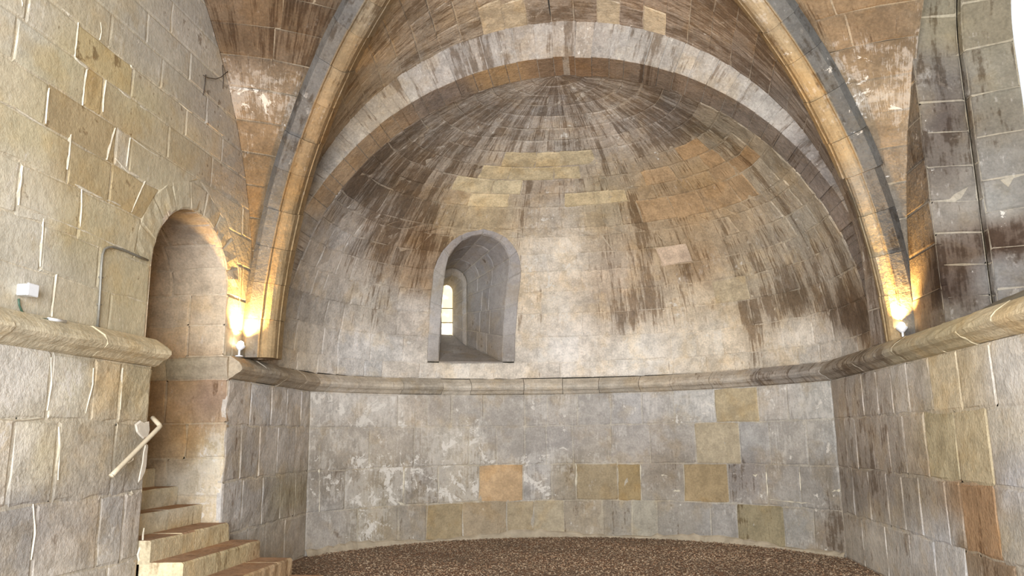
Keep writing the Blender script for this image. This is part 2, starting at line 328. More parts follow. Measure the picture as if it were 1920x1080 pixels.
def planeX(X, sgn):
    def S(s, t):
        n = len(s); return np.c_[np.full(n, X), s, t], np.tile([sgn, 0., 0.], (n, 1))
    return S
def planeY(Y, sgn):
    def S(s, t):
        n = len(s); return np.c_[s, np.full(n, Y), t], np.tile([0., sgn, 0.], (n, 1))
    return S

# ------------------------------------------------------------------ main dimensions (metres)
XLL, XLU = -4.20, -4.28            # left wall below and above the cornice
XRL, XRU = 3.10, 3.38              # right wall below and above the cornice
ZC0, ZC1 = 2.30, 2.56              # cornice
CX = -0.45
YA0, YA1, RA, ZA = 9.40, 9.95, 3.83, 2.66      # apse arch: front, back, intrados radius, centre height
DOOR = (6.88, 8.42); DZ, DR = 3.28, 0.77      # doorway in the left wall, springing, radius
DYC = 0.5*(DOOR[0]+DOOR[1])
LOWZ = [0.0, 0.58, 1.16, 1.78, 2.30]

# ------------------------------------------------------------------ unseen box added against light leaks, open to the west
_b = [(-7.5, -4), (5.6, -4), (5.6, 14.6), (-7.5, 14.6)]
_v = [(x, y, z) for z in (-.25, 8.2) for x, y in _b]
outer = link('light_shell', mesh('light_shell', _v, [(0, 3, 2, 1), (4, 5, 6, 7), (1, 2, 6, 5), (2, 3, 7, 6), (3, 0, 4, 7)]), MORTAR)
tag(outer, 'unseen box added round the chapel to stop light leaks', kind='structure')

# ------------------------------------------------------------------ floor
fl = mesh('floor', [(-7, -4, 0), (5, -4, 0), (5, 14, 0), (-7, 14, 0)], [(0, 1, 2, 3)])
FLOORM = bpy.data.materials.new('packed_earth'); FLOORM.use_nodes = True
def _floor(m):
    nt = m.node_tree; bs = nt.nodes['Principled BSDF']; bs.inputs['Roughness'].default_value = 1.0; bs.inputs['Specular IOR Level'].default_value = 0.1
    pos = nd(nt, 'ShaderNodeNewGeometry').outputs['Position']
    a = noise(nt, pos, 45, 6, 0.7); b_ = noise(nt, pos, 2.0, 6, 0.6)
    c = mixc(nt, mrange(nt, a, 0.35, 0.65), tuple(lin((112, 92, 76))), tuple(lin((160, 138, 116))))
    c = mixc(nt, mrange(nt, b_, 0.4, 0.65, 0, 0.6), c, mixc(nt, 1.0, c, (1.05, 0.8, 0.68), 'MULTIPLY'))
    nt.links.new(c, bs.inputs['Base Color'])
    bb = nd(nt, 'ShaderNodeBump'); bb.inputs['Strength'].default_value = 0.8; bb.inputs['Distance'].default_value = 0.02
    nt.links.new(a, bb.inputs['Height']); nt.links.new(bb.outputs[0], bs.inputs['Normal'])
_floor(FLOORM)
fl.materials.append(FLOORM)
flo = bpy.data.objects.new('floor', fl); COL.objects.link(flo)
tag(flo, 'brown earth floor under the gravel in front of the apse', kind='structure')

# ------------------------------------------------------------------ left wall
SLL, SLU = planeX(XLL, 1.0), planeX(XLU, 1.0)
FORM_L = (4.31, 2.86, 4.835)       # wall arch of the vault on the left wall: centre y, z, radius
def form_l(z):
    cy, cz, R = FORM_L; d = z-cz
    return 9.14 if d < 0 else cy + math.sqrt(max(0.0, R*R-d*d))
def door_hole(z):
    if z < DZ: return DOOR
    d = z-DZ
    if d >= DR+0.30: return None
    h = math.sqrt(max(0.0, (DR+0.30)**2-d*d)); return (DYC-h, DYC+h)
def door_hole_up(z):               # the opening including its ring of voussoirs
    if z < DZ: return (DOOR[0]-0.02, DOOR[1]+0.02)
    return door_hole(z)
wl = Backing()
wall_left = link('wall_left', mesh('wall_left_shell', [(XLL-.9, -4, -.1), (XLL-.9, 6.85, -.1), (XLL-.9, 6.85, 7.6), (XLL-.9, -4, 7.6)], [(0, 1, 2, 3)]), MORTAR)
tag(wall_left, 'pale yellow ashlar wall on the left with the arched doorway', kind='structure')
UPZ = [2.56, 2.91, 3.28, 3.69, 4.06, 4.42, 4.78, 5.09, 5.42, 5.75, 6.10, 6.45, 6.80, 7.36]
jl_up = {0: [3.9, 4.7, 5.58, 6.30, 8.62], 1: [4.4, 5.40, 6.09, 8.75], 2: [4.2, 5.09, 5.79, 8.8], 3: [4.0, 4.75, 5.60, 6.15], 4: [4.3, 5.29, 6.18, 6.40, 8.7], 5: [4.1, 4.9, 5.70, 5.94, 7.0, 7.9],
         6: [4.3, 4.98, 5.56, 6.34, 7.3, 8.1], 7: [4.4, 5.2, 5.97, 6.8, 7.7], 8: [4.1, 5.5, 6.5, 7.3], 9: [4.7, 5.9, 6.9], 10: [4.3, 5.4, 6.4], 11: [5.0, 6.0], 12: [5.2]}
def sp_left(i, s, t):
    if i == 5 and 5.70 < s < 5.94: return dict(tint=(178, 152, 98), mkv=(.15, .05))
    if i == 4 and 5.29 < s < 6.18: return dict(tint=(168, 146, 102), mkv=(.2, .05))
    if i == 6 and 5.56 < s < 6.34: return dict(tint=(180, 160, 110), mkv=(.25, .15))
    if i == 3 and 5.6 < s < 6.6: return dict(tint=(172, 152, 108), mkv=(.2, .05))
    if i == 4 and 6.18 < s < 6.40: return dict(tint=(184, 174, 150), mkv=(.1, .3))
courses(SLU, UPZ, lambda t: 3.2, form_l, 'left', wall_left, STONE_L, wl, avg=0.85, joints=jl_up, hole=door_hole_up, k_mortar=0.7, gap=0.013, chamf=.006, rough=.002, rag=0.006, special=sp_left, nx=3, ny=2, jit=0.035)
jl_low = {0: [4.5, 5.53, 6.45, 9.1, 9.6, 10.2], 1: [4.6, 5.53, 6.28, 6.62, 8.9, 9.45, 10.0, 10.5], 2: [4.4, 5.21, 5.68, 6.4, 8.8, 9.3, 9.85, 10.45], 3: [4.7, 5.53, 6.05, 6.41, 9.0, 9.6, 10.1, 10.6]}
def low_hole(z): return (DOOR[0], DOOR[1])
courses(SLL, LOWZ, lambda t: 3.2, lambda t: 10.95, 'leftlow', wall_left, STONE, wl, joints=jl_low, hole=low_hole, k_mortar=0.4, gap=0.018, rag=0.012, rough=0.003, nx=3, ny=3, jit=0.05)
# ring of voussoirs of the doorway
def ring_surface(S, yc, zc):
    def R(s, t):                   # s = angle measured in metres at radius 1, t = radius
        return S(yc + t*np.cos(s), zc + t*np.sin(s))
    return R
SRING = ring_surface(SLU, DYC, DZ)
angs = np.linspace(0, math.pi, 10)
for a0, a1 in zip(angs[:-1], angs[1:]):
    block(SRING, [(a0, DR), (a1, DR), (a1, DR+.31), (a0, DR+.31)], 'left', 'voussoir', wall_left, STONE_F, gap=0.010, nx=3, ny=2, flip=True, jit=0.03)
    backing_quad(wl, SRING, [(a1, DR), (a0, DR), (a0, DR+.60), (a1, DR+.60)], 'left', .5, off=-.010)
# plain reach of the wall towards the nave, outside the picture
for S_, z0, z1 in ((SLL, 0, ZC0), (SLU, ZC1, 7.4)):
    backing_quad(wl, S_, [(-4, z0), (3.22, z0), (3.22, z1), (-4, z1)], 'left', .2, off=-.004)
wl.build('mortar_bed', STONE, wall_left)

# ------------------------------------------------------------------ passage behind the doorway
wp = Backing()
wall_pass = link('wall_passage', mesh('wall_passage_shell', [(-7.2, 6.6, -.1), (-7.2, 8.8, -.1), (-7.2, 8.8, 4.6), (-7.2, 6.6, 4.6)], [(0, 1, 2, 3)]), MORTAR)
tag(wall_pass, 'orange tinted stone jamb and barrel vault inside the left doorway', kind='structure')
SJ = planeY(DOOR[1], -1.0)
jz = [0.0, 0.58, 1.0, 1.42, 1.80, 2.30, 2.56, 2.92, 3.28]
courses(SJ, jz, lambda t: -6.6, lambda t: (XLL if t < 2.31 else XLU)-0.005, 'jamb', wall_pass, STONE, wp, avg=0.62, k_mortar=0.4, gap=0.012, rag=0.008, nx=3, ny=2, jit=0.05)
SN = planeY(DOOR[0], 1.0)
courses(SN, jz, lambda t: -6.6, lambda t: (XLL if t < 2.31 else XLU)-0.005, 'jamb', wall_pass, STONE, wp, avg=0.9, k_mortar=0.4, gap=0.012, jit=0.05, flip=True)
def S_barrel(s, t):                # s = x, t = angle
    P = np.c_[s, DYC + DR*np.cos(t), DZ + DR*np.sin(t)]; return P, np.c_[0*s, -np.cos(t), -np.sin(t)]
courses(S_barrel, list(np.linspace(0, math.pi, 9)), lambda t: -6.6, lambda t: XLU-0.005, 'jamb', wall_pass, STONE, wp, avg=0.6, k_mortar=0.4, gap=0.012, rag=0.008, jit=0.05, nx=2, ny=2)
backing_quad(wp, planeX(-6.55, 1.0), [(6.7, 0), (8.6, 0), (8.6, 4.3), (6.7, 4.3)], 'jamb', .2)
wp.build('mortar_bed', STONE, wall_pass)

# ------------------------------------------------------------------ lower apse wall
AP_R = 4.173; AP_C = (-0.55, 8.927); AP_A = math.asin(3.65/AP_R)
AP_L = 2*AP_A*AP_R
def S_apse(s, t):
    a = s/AP_R - AP_A
    return np.c_[AP_C[0]+AP_R*np.sin(a), AP_C[1]+AP_R*np.cos(a), t], np.c_[-np.sin(a), -np.cos(a), 0*a]
def px_to_apse(p):
    d = ray(p); o = CC[:2]-np.array(AP_C); dd = d[:2]
    A = dd@dd; Bq = 2*o@dd; Cq = o@o-AP_R**2; t = (-Bq+math.sqrt(Bq*Bq-4*A*Cq))/(2*A)
    P = CC+d*t; return (math.atan2(P[0]-AP_C[0], P[1]-AP_C[1])+AP_A)*AP_R, P[2]
ap_px = {3: ([747, 802, 847, 907, 984, 1027, 1083, 1145, 1203, 1263, 1340, 1422, 1477], 765), 2: ([693, 777, 879, 931, 984, 1024, 1074, 1145, 1218, 1303, 1387, 1443, 1513], 828),
         1: ([648, 758, 822, 898, 981, 1035, 1080, 1158, 1201, 1282, 1365, 1437, 1499], 900), 0: ([671, 747, 800, 868, 950, 1002, 1058, 1130, 1185, 1232, 1332, 1382, 1468, 1525], 970)}
ap_j = {i: [px_to_apse((x, y))[0] for x in xs] for i, (xs, y) in ap_px.items()}
def seg(i, x0, y): return px_to_apse((x0, y))[0]
ap_special = []
for i, x, tint, mk in ((3, 1381, (180, 161, 122), (.05, .05)), (2, 1345, (176, 160, 128), (.08, .1)), (1, 1323, (164, 139, 95), (.05, .03)), (1, 940, (192, 157, 110), (.02, .05)), (1, 1119, (154, 134, 98), (.2, .15)), (1, 1180, (154, 130, 84), (.2, .1)),
                       (0, 834, (152, 134, 98), (.2, .08)), (0, 909, (158, 139, 108), (.2, .1)), (0, 976, (164, 145, 110), (.1, .05)), (0, 1030, (172, 155, 122), (.05, .05)), (0, 1425, (152, 136, 98), (.35, .05)), (0, 1209, (158, 150, 130), (.1, .1))):
    ap_special.append((i, px_to_apse((x, ap_px[i][1]))[0], tint, mk))
def sp_apse(i, s, t):
    for k, ss, tint, mk in ap_special:
        if k == i and abs(s-ss) < 0.2: return dict(tint=tint, mkv=mk)
wa = Backing()
wall_apse = link('wall_apse', mesh('wall_apse_shell', [(-5.5, 14.2, -.1), (4.5, 14.2, -.1), (4.5, 14.2, 3), (-5.5, 14.2, 3)], [(0, 1, 2, 3)]), MORTAR)
tag(wall_apse, 'curved grey ashlar wall of the apse below the cornice', kind='structure')
courses(S_apse, LOWZ, lambda t: 0.0, lambda t: AP_L, 'apse', wall_apse, STONE, wa, joints=ap_j, k_mortar=0.25, gap=0.016, rag=0.007, special=sp_apse, nx=3, ny=2, jit=0.03)
wa.build('mortar_bed', STONE, wall_apse)

# low plaster fillet where the apse wall meets the gravel
V = []; F = []; nb = 90
for i in range(nb+1):
    s_ = AP_L*i/nb; (P_,), (N_,) = S_apse(np.array([s_]), np.array([0.0])); hh = .075+.035*math.sin(s_*2.1)+random.gauss(0, .012); oo = .05+random.gauss(0, .008)
    for o_, z_ in ((oo+.02, -.01), (oo, .03), (oo*.55, hh*.8), (.004, hh), (-.04, hh)): V.append(P_+N_*o_+np.array([0, 0, z_]))
for i in range(nb):
    for j in range(4): F.append((i*5+j, (i+1)*5+j, (i+1)*5+j+1, i*5+j+1))
bb_ = link('baseboard_apse', mesh('baseboard_apse', V, F), plain('pale_earthy_plaster', (166, 152, 128), .95, bump=.6, var=.16, scale=6)); tag(bb_, 'low uneven plaster fillet along the foot of the apse wall', kind='structure')

# ------------------------------------------------------------------ right wall, lower
SRL, SRU = planeX(XRL, -1.0), planeX(XRU, -1.0)
wr = Backing()
wall_right = link('wall_right', mesh('wall_right_shell', [(XRL+2.2, -4, -.1), (XRL+2.2, 14, -.1), (XRL+2.2, 14, 7.6), (XRL+2.2, -4, 7.6)], [(0, 1, 2, 3)]), MORTAR)
tag(wall_right, 'grey and ochre ashlar wall on the right below the deep window', kind='structure')
jr = {0: [3.9, 4.6, 5.2, 5.9, 6.6, 7.15, 7.45, 8.1, 8.7, 9.4, 10.2], 1: [4.0, 4.7, 5.4, 6.2, 6.78, 7.4, 7.7, 8.3, 8.75, 9.2, 9.8, 10.4], 2: [3.8, 4.5, 5.3, 6.0, 6.75, 7.35, 8.0, 8.55, 9.0, 9.5, 10.1, 10.5], 3: [4.1, 4.6, 5.2, 5.9, 6.55, 7.15, 7.75, 8.3, 8.75, 9.2, 9.7, 10.3]}
def sp_right(i, s, t):
    if i == 3 and 7.15 < s < 7.75: return dict(tint=(182, 165, 130), mkv=(.03, .03))
    if i == 2 and 7.35 < s < 8.0: return dict(tint=(162, 148, 112), mkv=(.1, .05))
    if i == 2 and 6.75 < s < 7.35: return dict(tint=(168, 152, 116), mkv=(.08, .08))
    if i == 1 and 6.78 < s < 7.4: return dict(tint=(150, 116, 78), mkv=(.3, .03))
    if i == 0 and 6.6 < s < 7.15: return dict(tint=(136, 114, 88), mkv=(.35, .03))
    if i == 0 and 7.45 < s < 8.1: return dict(tint=(172, 170, 166), mkv=(.1, .4))
courses(SRL, LOWZ, lambda t: 3.4, lambda t: 10.95, 'rightlow', wall_right, STONE, wr, joints=jr, k_mortar=0.25, gap=0.014, rag=0.012, rough=0.003, special=sp_right, nx=3, ny=3, jit=0.04, flip=True)
# right wall above the cornice: strip beside the vault, then the recessed order of the big window
WY, WR_, WZ = 7.95, 1.75, 5.45     # far jamb, arch radius, springing of the window recess
WYC = WY-WR_
def form_r(z):
    cy, cz, R = 3.86, 2.86, 4.835; d = z-cz
    return 8.75 if d < 0 else cy + math.sqrt(max(0.0, R*R-d*d))
def rec_edge(z):
    if z < WZ: return WY
    d = z-WZ
    return WYC + math.sqrt(max(0.0, WR_**2-d*d))
uz = [2.56, 3.0, 3.45, 3.9, 4.35, 4.8, 5.2, 5.5, 5.8, 6.1, 6.4, 6.7]
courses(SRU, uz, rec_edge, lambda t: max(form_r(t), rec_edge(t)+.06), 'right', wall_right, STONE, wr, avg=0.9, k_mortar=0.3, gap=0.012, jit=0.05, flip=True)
J1 = 0.46                          # depth of the first order
def S_rec(x0, x1, y0, y1, r0, r1, zs, yc):
    """jamb and arch surface of an order, s = depth, t = length along the profile"""
    def S(s, t):
        s = np.asarray(s, float); t = np.asarray(t, float)
        k = (s-x0)/(x1-x0); yj = y0+(y1-y0)*k; rr = r0+(r1-r0)*k
        a = np.clip((t-zs)/((r0+r1)*0.5), 0, None)
        z = np.where(t < zs, t, zs+rr*np.sin(a)); y = np.where(t < zs, yj, yj-rr+rr*np.cos(a))
        P = np.c_[s, y, z]
        dx = x1-x0; nn = np.c_[-np.full_like(s, (r1-r0))*0, -np.cos(a), -np.sin(a)]
        nx_ = (y1-y0)/dx
        nn[:, 0] = nx_; nn /= np.linalg.norm(nn, axis=1, keepdims=True)
        return P, nn
    return S
SR1 = S_rec(XRU, XRU+J1, WY, WY, WR_, WR_, WZ, WYC)
tz1 = [2.56, 2.9, 3.22, 3.55, 3.88, 4.25, 4.62, 4.95, 5.45] + [5.45+WR_*a for a in (0.25, .5, .75, 1.0, 1.25, 1.57, 1.9, 2.2, 2.5, 2.8, 3.14)]
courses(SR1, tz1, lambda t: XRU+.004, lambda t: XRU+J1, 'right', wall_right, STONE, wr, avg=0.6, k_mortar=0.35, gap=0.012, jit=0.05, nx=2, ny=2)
X2 = XRU+J1
def S_ret(s, t):                   # narrow return between the two orders, faces the room
    z = np.where(t < WZ, t, WZ+(WR_-s)*np.sin(np.clip((t-WZ)/WR_, 0, None))); y = np.where(t < WZ, WY-s, WYC+(WR_-s)*np.cos(np.clip((t-WZ)/WR_, 0, None)))
    return np.c_[0*t+X2, y, z], np.tile([-1., 0, 0], (len(t), 1))
courses(S_ret, tz1, lambda t: 0.0, lambda t: 0.10, 'right', wall_right, STONE, wr, avg=0.6, k_mortar=0.35, gap=0.010, jit=0.05, nx=1, ny=2)
SR2 = S_rec(X2, X2+0.41, WY-.10, WY-.28, WR_-.10, WR_-.28, WZ, WYC)
tz2 = [2.56, 2.95, 3.35, 3.72, 4.05, 4.5, 4.95, 5.45] + [5.45+(WR_-.19)*a for a in (0.3, .6, .9, 1.2, 1.57, 1.9, 2.25, 2.6, 3.14)]
courses(SR2, tz2, lambda t: X2, lambda t: X2+.40, 'right', wall_right, STONE, wr, avg=0.75, k_mortar=0.35, gap=0.012, jit=0.05, nx=2, ny=2)
# sloping sill of the window
def S_sill(s, t):                  # s = y, t = depth
    return np.c_[XRU-.02+t, s, 2.60+0.46*t], np.tile([-0.418, 0, 0.908], (len(s), 1))
courses(S_sill, [0.0, 0.55, 1.2], lambda t: 4.4, lambda t: WY-.02, 'right', wall_right, STONE_F, wr, avg=0.8, k_mortar=0.4, gap=0.012, jit=0.04, mkv=(.1, .2), tint=(166, 156, 132), flip=True)
# plain reaches outside the picture
for S_, q in ((SRL, [(-4, 0), (3.42, 0), (3.42, ZC0), (-4, ZC0)]), (SRU, [(-4, ZC1), (4.45, ZC1), (4.45, 7.4), (-4, 7.4)])):
    backing_quad(wr, S_, q, 'right', .2, off=-.004)
backing_quad(wr, planeY(4.45, 1.0), [(XRU, 2.5), (X2+.8, 2.5), (X2+.8, 5.5), (XRU, 5.5)], 'right', .2)
for k in range(12):                # wall above the recess arch
    a0, a1 = math.pi*k/12, math.pi*(k+1)/12
    q = [(WYC+WR_*math.cos(a0), WZ+WR_*math.sin(a0)), (WYC+WR_*math.cos(a1), WZ+WR_*math.sin(a1)), (WYC+WR_*math.cos(a1), 7.6), (WYC+WR_*math.cos(a0), 7.6)]
    if k > 2: backing_quad(wr, SRU, q, 'right', .2, 1, 1, off=-.004)
wr.build('mortar_bed', STONE, wall_right)

# bright window in the recess
win2 = empty('window_2', (X2+.41, WYC, 2.9), label='tall white daylit window at the upper right edge', kind='structure')
PANE = plain('daylit_white_pane', (226, 230, 234), 0.6, emit=((0.86, 0.93, 1.0), 0.55), var=0.03, scale=3)
child('pane', mesh('pane', [(X2+.41, 4.4, 2.6), (X2+.41, 7.75, 2.6), (X2+.41, 7.75, 7.3), (X2+.41, 4.4, 7.3), (X2+.43, 4.4, 2.6), (X2+.43, 7.75, 2.6), (X2+.43, 7.75, 7.3), (X2+.43, 4.4, 7.3)],
      [(0, 1, 2, 3), (4, 7, 6, 5), (0, 4, 5, 1), (1, 5, 6, 2), (2, 6, 7, 3), (3, 7, 4, 0)]), PANE, win2)

# ------------------------------------------------------------------ cornice
PROFILE = [(-.10, 2.30), (0.0, 2.30), (.035, 2.315), (.075, 2.35), (.125, 2.375), (.152, 2.405), (.148, 2.44), (.11, 2.485), (0.0, 2.56), (-.5, 2.57)]
cor = Backing()
def cornice_path(d):               # distance along the path -> point, inward normal
    segs = 2.525
    if d < segs: return np.array([XLL, 8.425+d]), np.array([1., 0])
    d -= segs
    if d < AP_L:
        a = d/AP_R-AP_A; return np.array([AP_C[0]+AP_R*math.sin(a), AP_C[1]+AP_R*math.cos(a)]), np.array([-math.sin(a), -math.cos(a)])
    d -= AP_L
    return np.array([XRL, 10.95-d]), np.array([-1., 0])
def cornice_near(d): return np.array([XLL, 3.0+d]), np.array([1., 0])
trim1 = empty('trim_1', (0, 9, 2.3), label='moulded stone cornice running round the apse and the side walls', kind='structure')
trim2 = empty('trim_2', (XLL, 5, 2.3), label='moulded stone cornice on the near left wall ending at the doorway', kind='structure')
def cornice(path, total, parent, avg):
    n = int(round(total/avg)); br = np.linspace(0, total, n+1); br[1:-1] += RNG.uniform(-.12, .12, n-1)
    for k in range(n):
        a, b = br[k]+.004, br[k+1]-.004; ns = 4; V = []; st = []
        dz = random.gauss(0, .004); do = random.gauss(0, .006)
        for i in range(ns+1):
            p, nn = path(a+(b-a)*i/ns)
            for j, (o, z) in enumerate(PROFILE):
                jj = random.gauss(0, .004) if j > 1 else 0
                q = p+nn*(o+(do+jj if j > 1 else 0)); V.append((q[0], q[1], z+dz+(jj if 1 < j < 7 else 0))); st.append((a+(b-a)*i/ns, z))
        m = len(PROFILE); F = [(i*m+j, (i+1)*m+j, (i+1)*m+j+1, i*m+j+1) for i in range(ns) for j in range(m-1)]
        F += [tuple(range(m-1, -1, -1)), tuple(ns*m+j for j in range(m))]
        V = np.array(V); c, mk = lookup('cornice', V); c = np.clip(c*jitter_tint(.07), 0, .9)
        me = mesh('cornice_stone', V, F); put_attr(me, c, np.c_[mk, np.zeros(len(V))], np.c_[np.array(st), np.full(len(V), random.random())])
        child('cornice_stone', me, STONE, parent)
cornice(cornice_path, 2.525+AP_L+7.6, trim1, 0.68)
cornice(cornice_near, 3.93, trim2, 0.95)
PROFILE = [(-.05, 2.30), (0.0, 2.30), (.015, 2.33), (.03, 2.40), (.045, 2.45), (.045, 2.50), (.03, 2.54), (-.05, 2.56)]
trim6 = empty('trim_6', (-5, DOOR[1], 2.3), label='low stone string course on the far jamb inside the left doorway', kind='structure')
cornice(lambda d: (np.array([-6.4+d, DOOR[1]]), np.array([0., -1.])), 2.19, trim6, 0.75)

# ------------------------------------------------------------------ conch (half dome of the apse)
CA, CB, CHT, CP = 3.83, 3.18, 3.92, 2.35       # half width, depth, height, roundness of plan
CCX, CCY, CCZ = -0.45, 9.93, 2.58
_an = np.linspace(0, math.pi, 400)
_px = -CA*np.sign(np.cos(_an))*np.abs(np.cos(_an))**(2/CP); _py = CB*np.abs(np.sin(_an))**(2/CP)
_al = np.r_[0, np.cumsum(np.hypot(np.diff(_px), np.diff(_py)))]; C_L = _al[-1]
CRM = 3.7
def conch_pt(s, t):
    ph = t/CRM; k = np.cos(ph)
    return np.c_[CCX+k*np.interp(s, _al, _px), CCY+k*np.interp(s, _al, _py), CCZ+CHT*np.sin(ph)]
def S_conch(s, t):
    s = np.asarray(s, float); t = np.asarray(t, float); e = 0.01
    P = conch_pt(s, t); du = conch_pt(np.minimum(s+e, C_L), t)-conch_pt(np.maximum(s-e, 0), t); dv = conch_pt(s, t+e)-conch_pt(s, t-e)
    N = np.cross(dv, du); N /= np.maximum(1e-9, np.linalg.norm(N, axis=1, keepdims=True))
    c = np.array([CCX, CCY-1, CCZ+1.0])-P
    N *= np.sign((N*c).sum(1, keepdims=True)+1e-9)
    return P, N
# window frame of reference
WX0 = -2.17; s0 = float(np.interp(WX0-CCX, _px, _al)); WO = conch_pt(np.array([s0]), np.array([0.0]))[0]
WANG = math.radians(28.0)
WN = np.array([-math.sin(WANG), math.cos(WANG), 0.0]); WE = np.array([math.cos(WANG), math.sin(WANG), 0.0])
def conch_n(wv, z):                # depth along WN at which the window shaft at (w, z) meets the dome
    sp = min(0.999, max(0.0, (z-CCZ)/CHT)); k = math.sqrt(1-sp*sp)
    lo, hi = -3.0, 0.8
    for _ in range(40):
        m = 0.5*(lo+hi); P = WO+WE*wv+WN*m
        f = (abs(P[0]-CCX)/(CA*k))**CP + (max(0, P[1]-CCY)/(CB*k))**CP - 1
        if f < 0: lo = m
        else: hi = m
    return 0.5*(lo+hi)
def on_conch(wv, z):
    P = WO+WE*wv+WN*conch_n(wv, z); P[2] = z; return P
def conch_s(P):                    # base coordinate of a point on the dome
    k = math.sqrt(max(1e-6, 1-((P[2]-CCZ)/CHT)**2)); x = (P[0]-CCX)/k
    return float(np.interp(x, _px, _al))
W_H, W_SILL, W_SPR = 0.53, 2.86, 4.38           # opening half width, sill, springing
W_F = 0.20                                       # width of the frame stones
def win_hole(t):
    z = CCZ+CHT*math.sin(t/CRM); h = W_H+W_F; sp = W_SPR-.12
    if z < W_SILL-.02 or z > sp+h: return None
    if z > sp: h = math.sqrt(max(0.0, h*h-(z-sp)**2))
    return (conch_s(on_conch(-h, z)), conch_s(on_conch(h, z)))
def zt(z): return CRM*math.asin(min(1, (z-CCZ)/CHT))
ts = [0.0, zt(2.84)]
for dt in (.40, .38, .36, .33, .30, .29, .25, .28, .24, .27, .25, .29, .24, .26, .28, .25, .27, .26, .25, .25, .25): ts.append(ts[-1]+dt)
ttop = zt(W_SPR-.12+W_H+W_F)
k = min(range(len(ts)), key=lambda i: abs(ts[i]-ttop)); ts[k] = ttop
ts = [t for t in ts if t < CRM*math.pi/2-0.12] + [CRM*math.pi/2-0.05]
cc = Backing()
conch = link('ceiling_apse', mesh('ceiling_apse_shell', [(-5.5, 10.0, 7.3), (4.5, 10.0, 7.3), (4.5, 14.2, 7.3), (-5.5, 14.2, 7.3)], [(0, 1, 2, 3)]), MORTAR)
tag(conch, 'streaked stone half dome over the apse', kind='structure')
OCH = [(870,405),(900,385),(925,365),(905,345),(945,345),(960,330),(930,320),(985,320),(1030,320),(1075,318),(1100,315),(1000,295),(1040,292),(1075,292),(960,292),(1080,345),(1100,370),(1130,345),(1120,385),(1150,400),(1140,370),(860,420),(1080,340)]
OCH2 = [(1280,290),(1320,300),(1360,290),(1400,310),(1290,330),(1340,330),(1380,350),(1250,340),(1300,370),(1350,375),(1270,390),(1240,400),(1400,340)]
OCH3 = [(1365,585),(1370,550),(1360,625),(1370,510),(1340,545)]
def sp_conch(i, s, t):
    p = proj(conch_pt(np.array([s]), np.array([t])))[0]
    for L_, r, c, mk in ((OCH, 20, (172, 152, 112), (.12, .08)), (OCH2, 22, (156, 124, 82), (.3, .08)), (OCH3, 18, (172, 154, 120), (.1, .1)), ([(845, 308)], 16, (200, 190, 172), (.05, .5)), ([(1265, 472)], 13, (176, 152, 126), (.05, .2))):
        if any((p[0]-x)**2 + ((p[1]-y)*1.5)**2 < r*r for x, y in L_): return dict(tint=c, mkv=mk)
courses(S_conch, ts, lambda t: 0.0, lambda t: C_L, 'conch', conch, STONE_S, cc, avg=0.50, hole=win_hole, k_mortar=0.12, gap=0.008, chamf=.0065, rag=0.010, rough=0.005, jit=0.05, nx=2, ny=2,
        scale=lambda t: 1/max(0.12, math.cos(t/CRM)), special=sp_conch)
cc.build('mortar_bed', STONE_S, conch)

# ------------------------------------------------------------------ apse window
win1 = empty('window_1', tuple(WO), label='deep round-arched slit window in the half dome of the apse', kind='structure')
def outline(h, sill, spr, u):      # u in 0..1 from left foot over the arch to right foot
    u = np.asarray(u, float); H = spr-sill; L_ = 2*H+math.pi*h; d = u*L_
    wv = np.where(d < H, -h, np.where(d > L_-H, h, -h*np.cos(np.clip((d-H)/h, 0, math.pi))))
    z = np.where(d < H, sill+d, np.where(d > L_-H, sill+(L_-d), spr+h*np.sin(np.clip((d-H)/h, 0, math.pi))))
    return wv, z
ND = 1.0                          # depth of the splayed shaft
FRONT = (W_H, W_SILL, W_SPR); BACK = (0.27, 3.26, 4.42); INN = (0.205, 3.30, 4.36); SLIT = (0.105, 3.50, 4.33)
def loc(wv, z, n):
    P = WO[None, :]+np.outer(wv, WE)+np.outer(n, WN); P[:, 2] = z; return P
def S_from(fa, fb, nin):
    def S(s, t):
        s = np.asarray(s, float); t = np.asarray(t, float)
        def pt(s, t):
            A = fa(t); Bp = fb(t); return A+(Bp-A)*s[:, None]
        P = pt(s, t); e = 1e-3; N = np.cross(pt(s+e, t)-P, pt(s, np.clip(t+e, 0, 1))-pt(s, np.clip(t-e, 0, 1)))
        N /= np.maximum(1e-12, np.linalg.norm(N, axis=1, keepdims=True)); c = nin-P
        N *= np.sign((N*c).sum(1, keepdims=True)+1e-12); return P, N
    return S
def f_front(t):
    wv, z = outline(*FRONT, t); return np.array([on_conch(a, b) for a, b in zip(wv, z)])
def f_frame(t):
    wv, z = outline(W_H+W_F, W_SILL, W_SPR-.12, t); return np.array([on_conch(a, b) for a, b in zip(wv, z)])
def f_back(t): wv, z = outline(*BACK, t); return loc(wv, z, np.full(len(wv), ND))
def f_inn(t): wv, z = outline(*INN, t); return loc(wv, z, np.full(len(wv), ND+.02))
def f_slit(t): wv, z = outline(*SLIT, t); return loc(wv, z, np.full(len(wv), ND+.38))
axis_in = WO+WN*(ND*0.5)+np.array([0, 0, 1.2])
wb = Backing()
lev = [0, .09, .19, .29, .36, .43, .50, .57, .64, .71, .81, .91, 1.0]
front_eye = WO-WN*4+np.array([0, 0, 1.2])
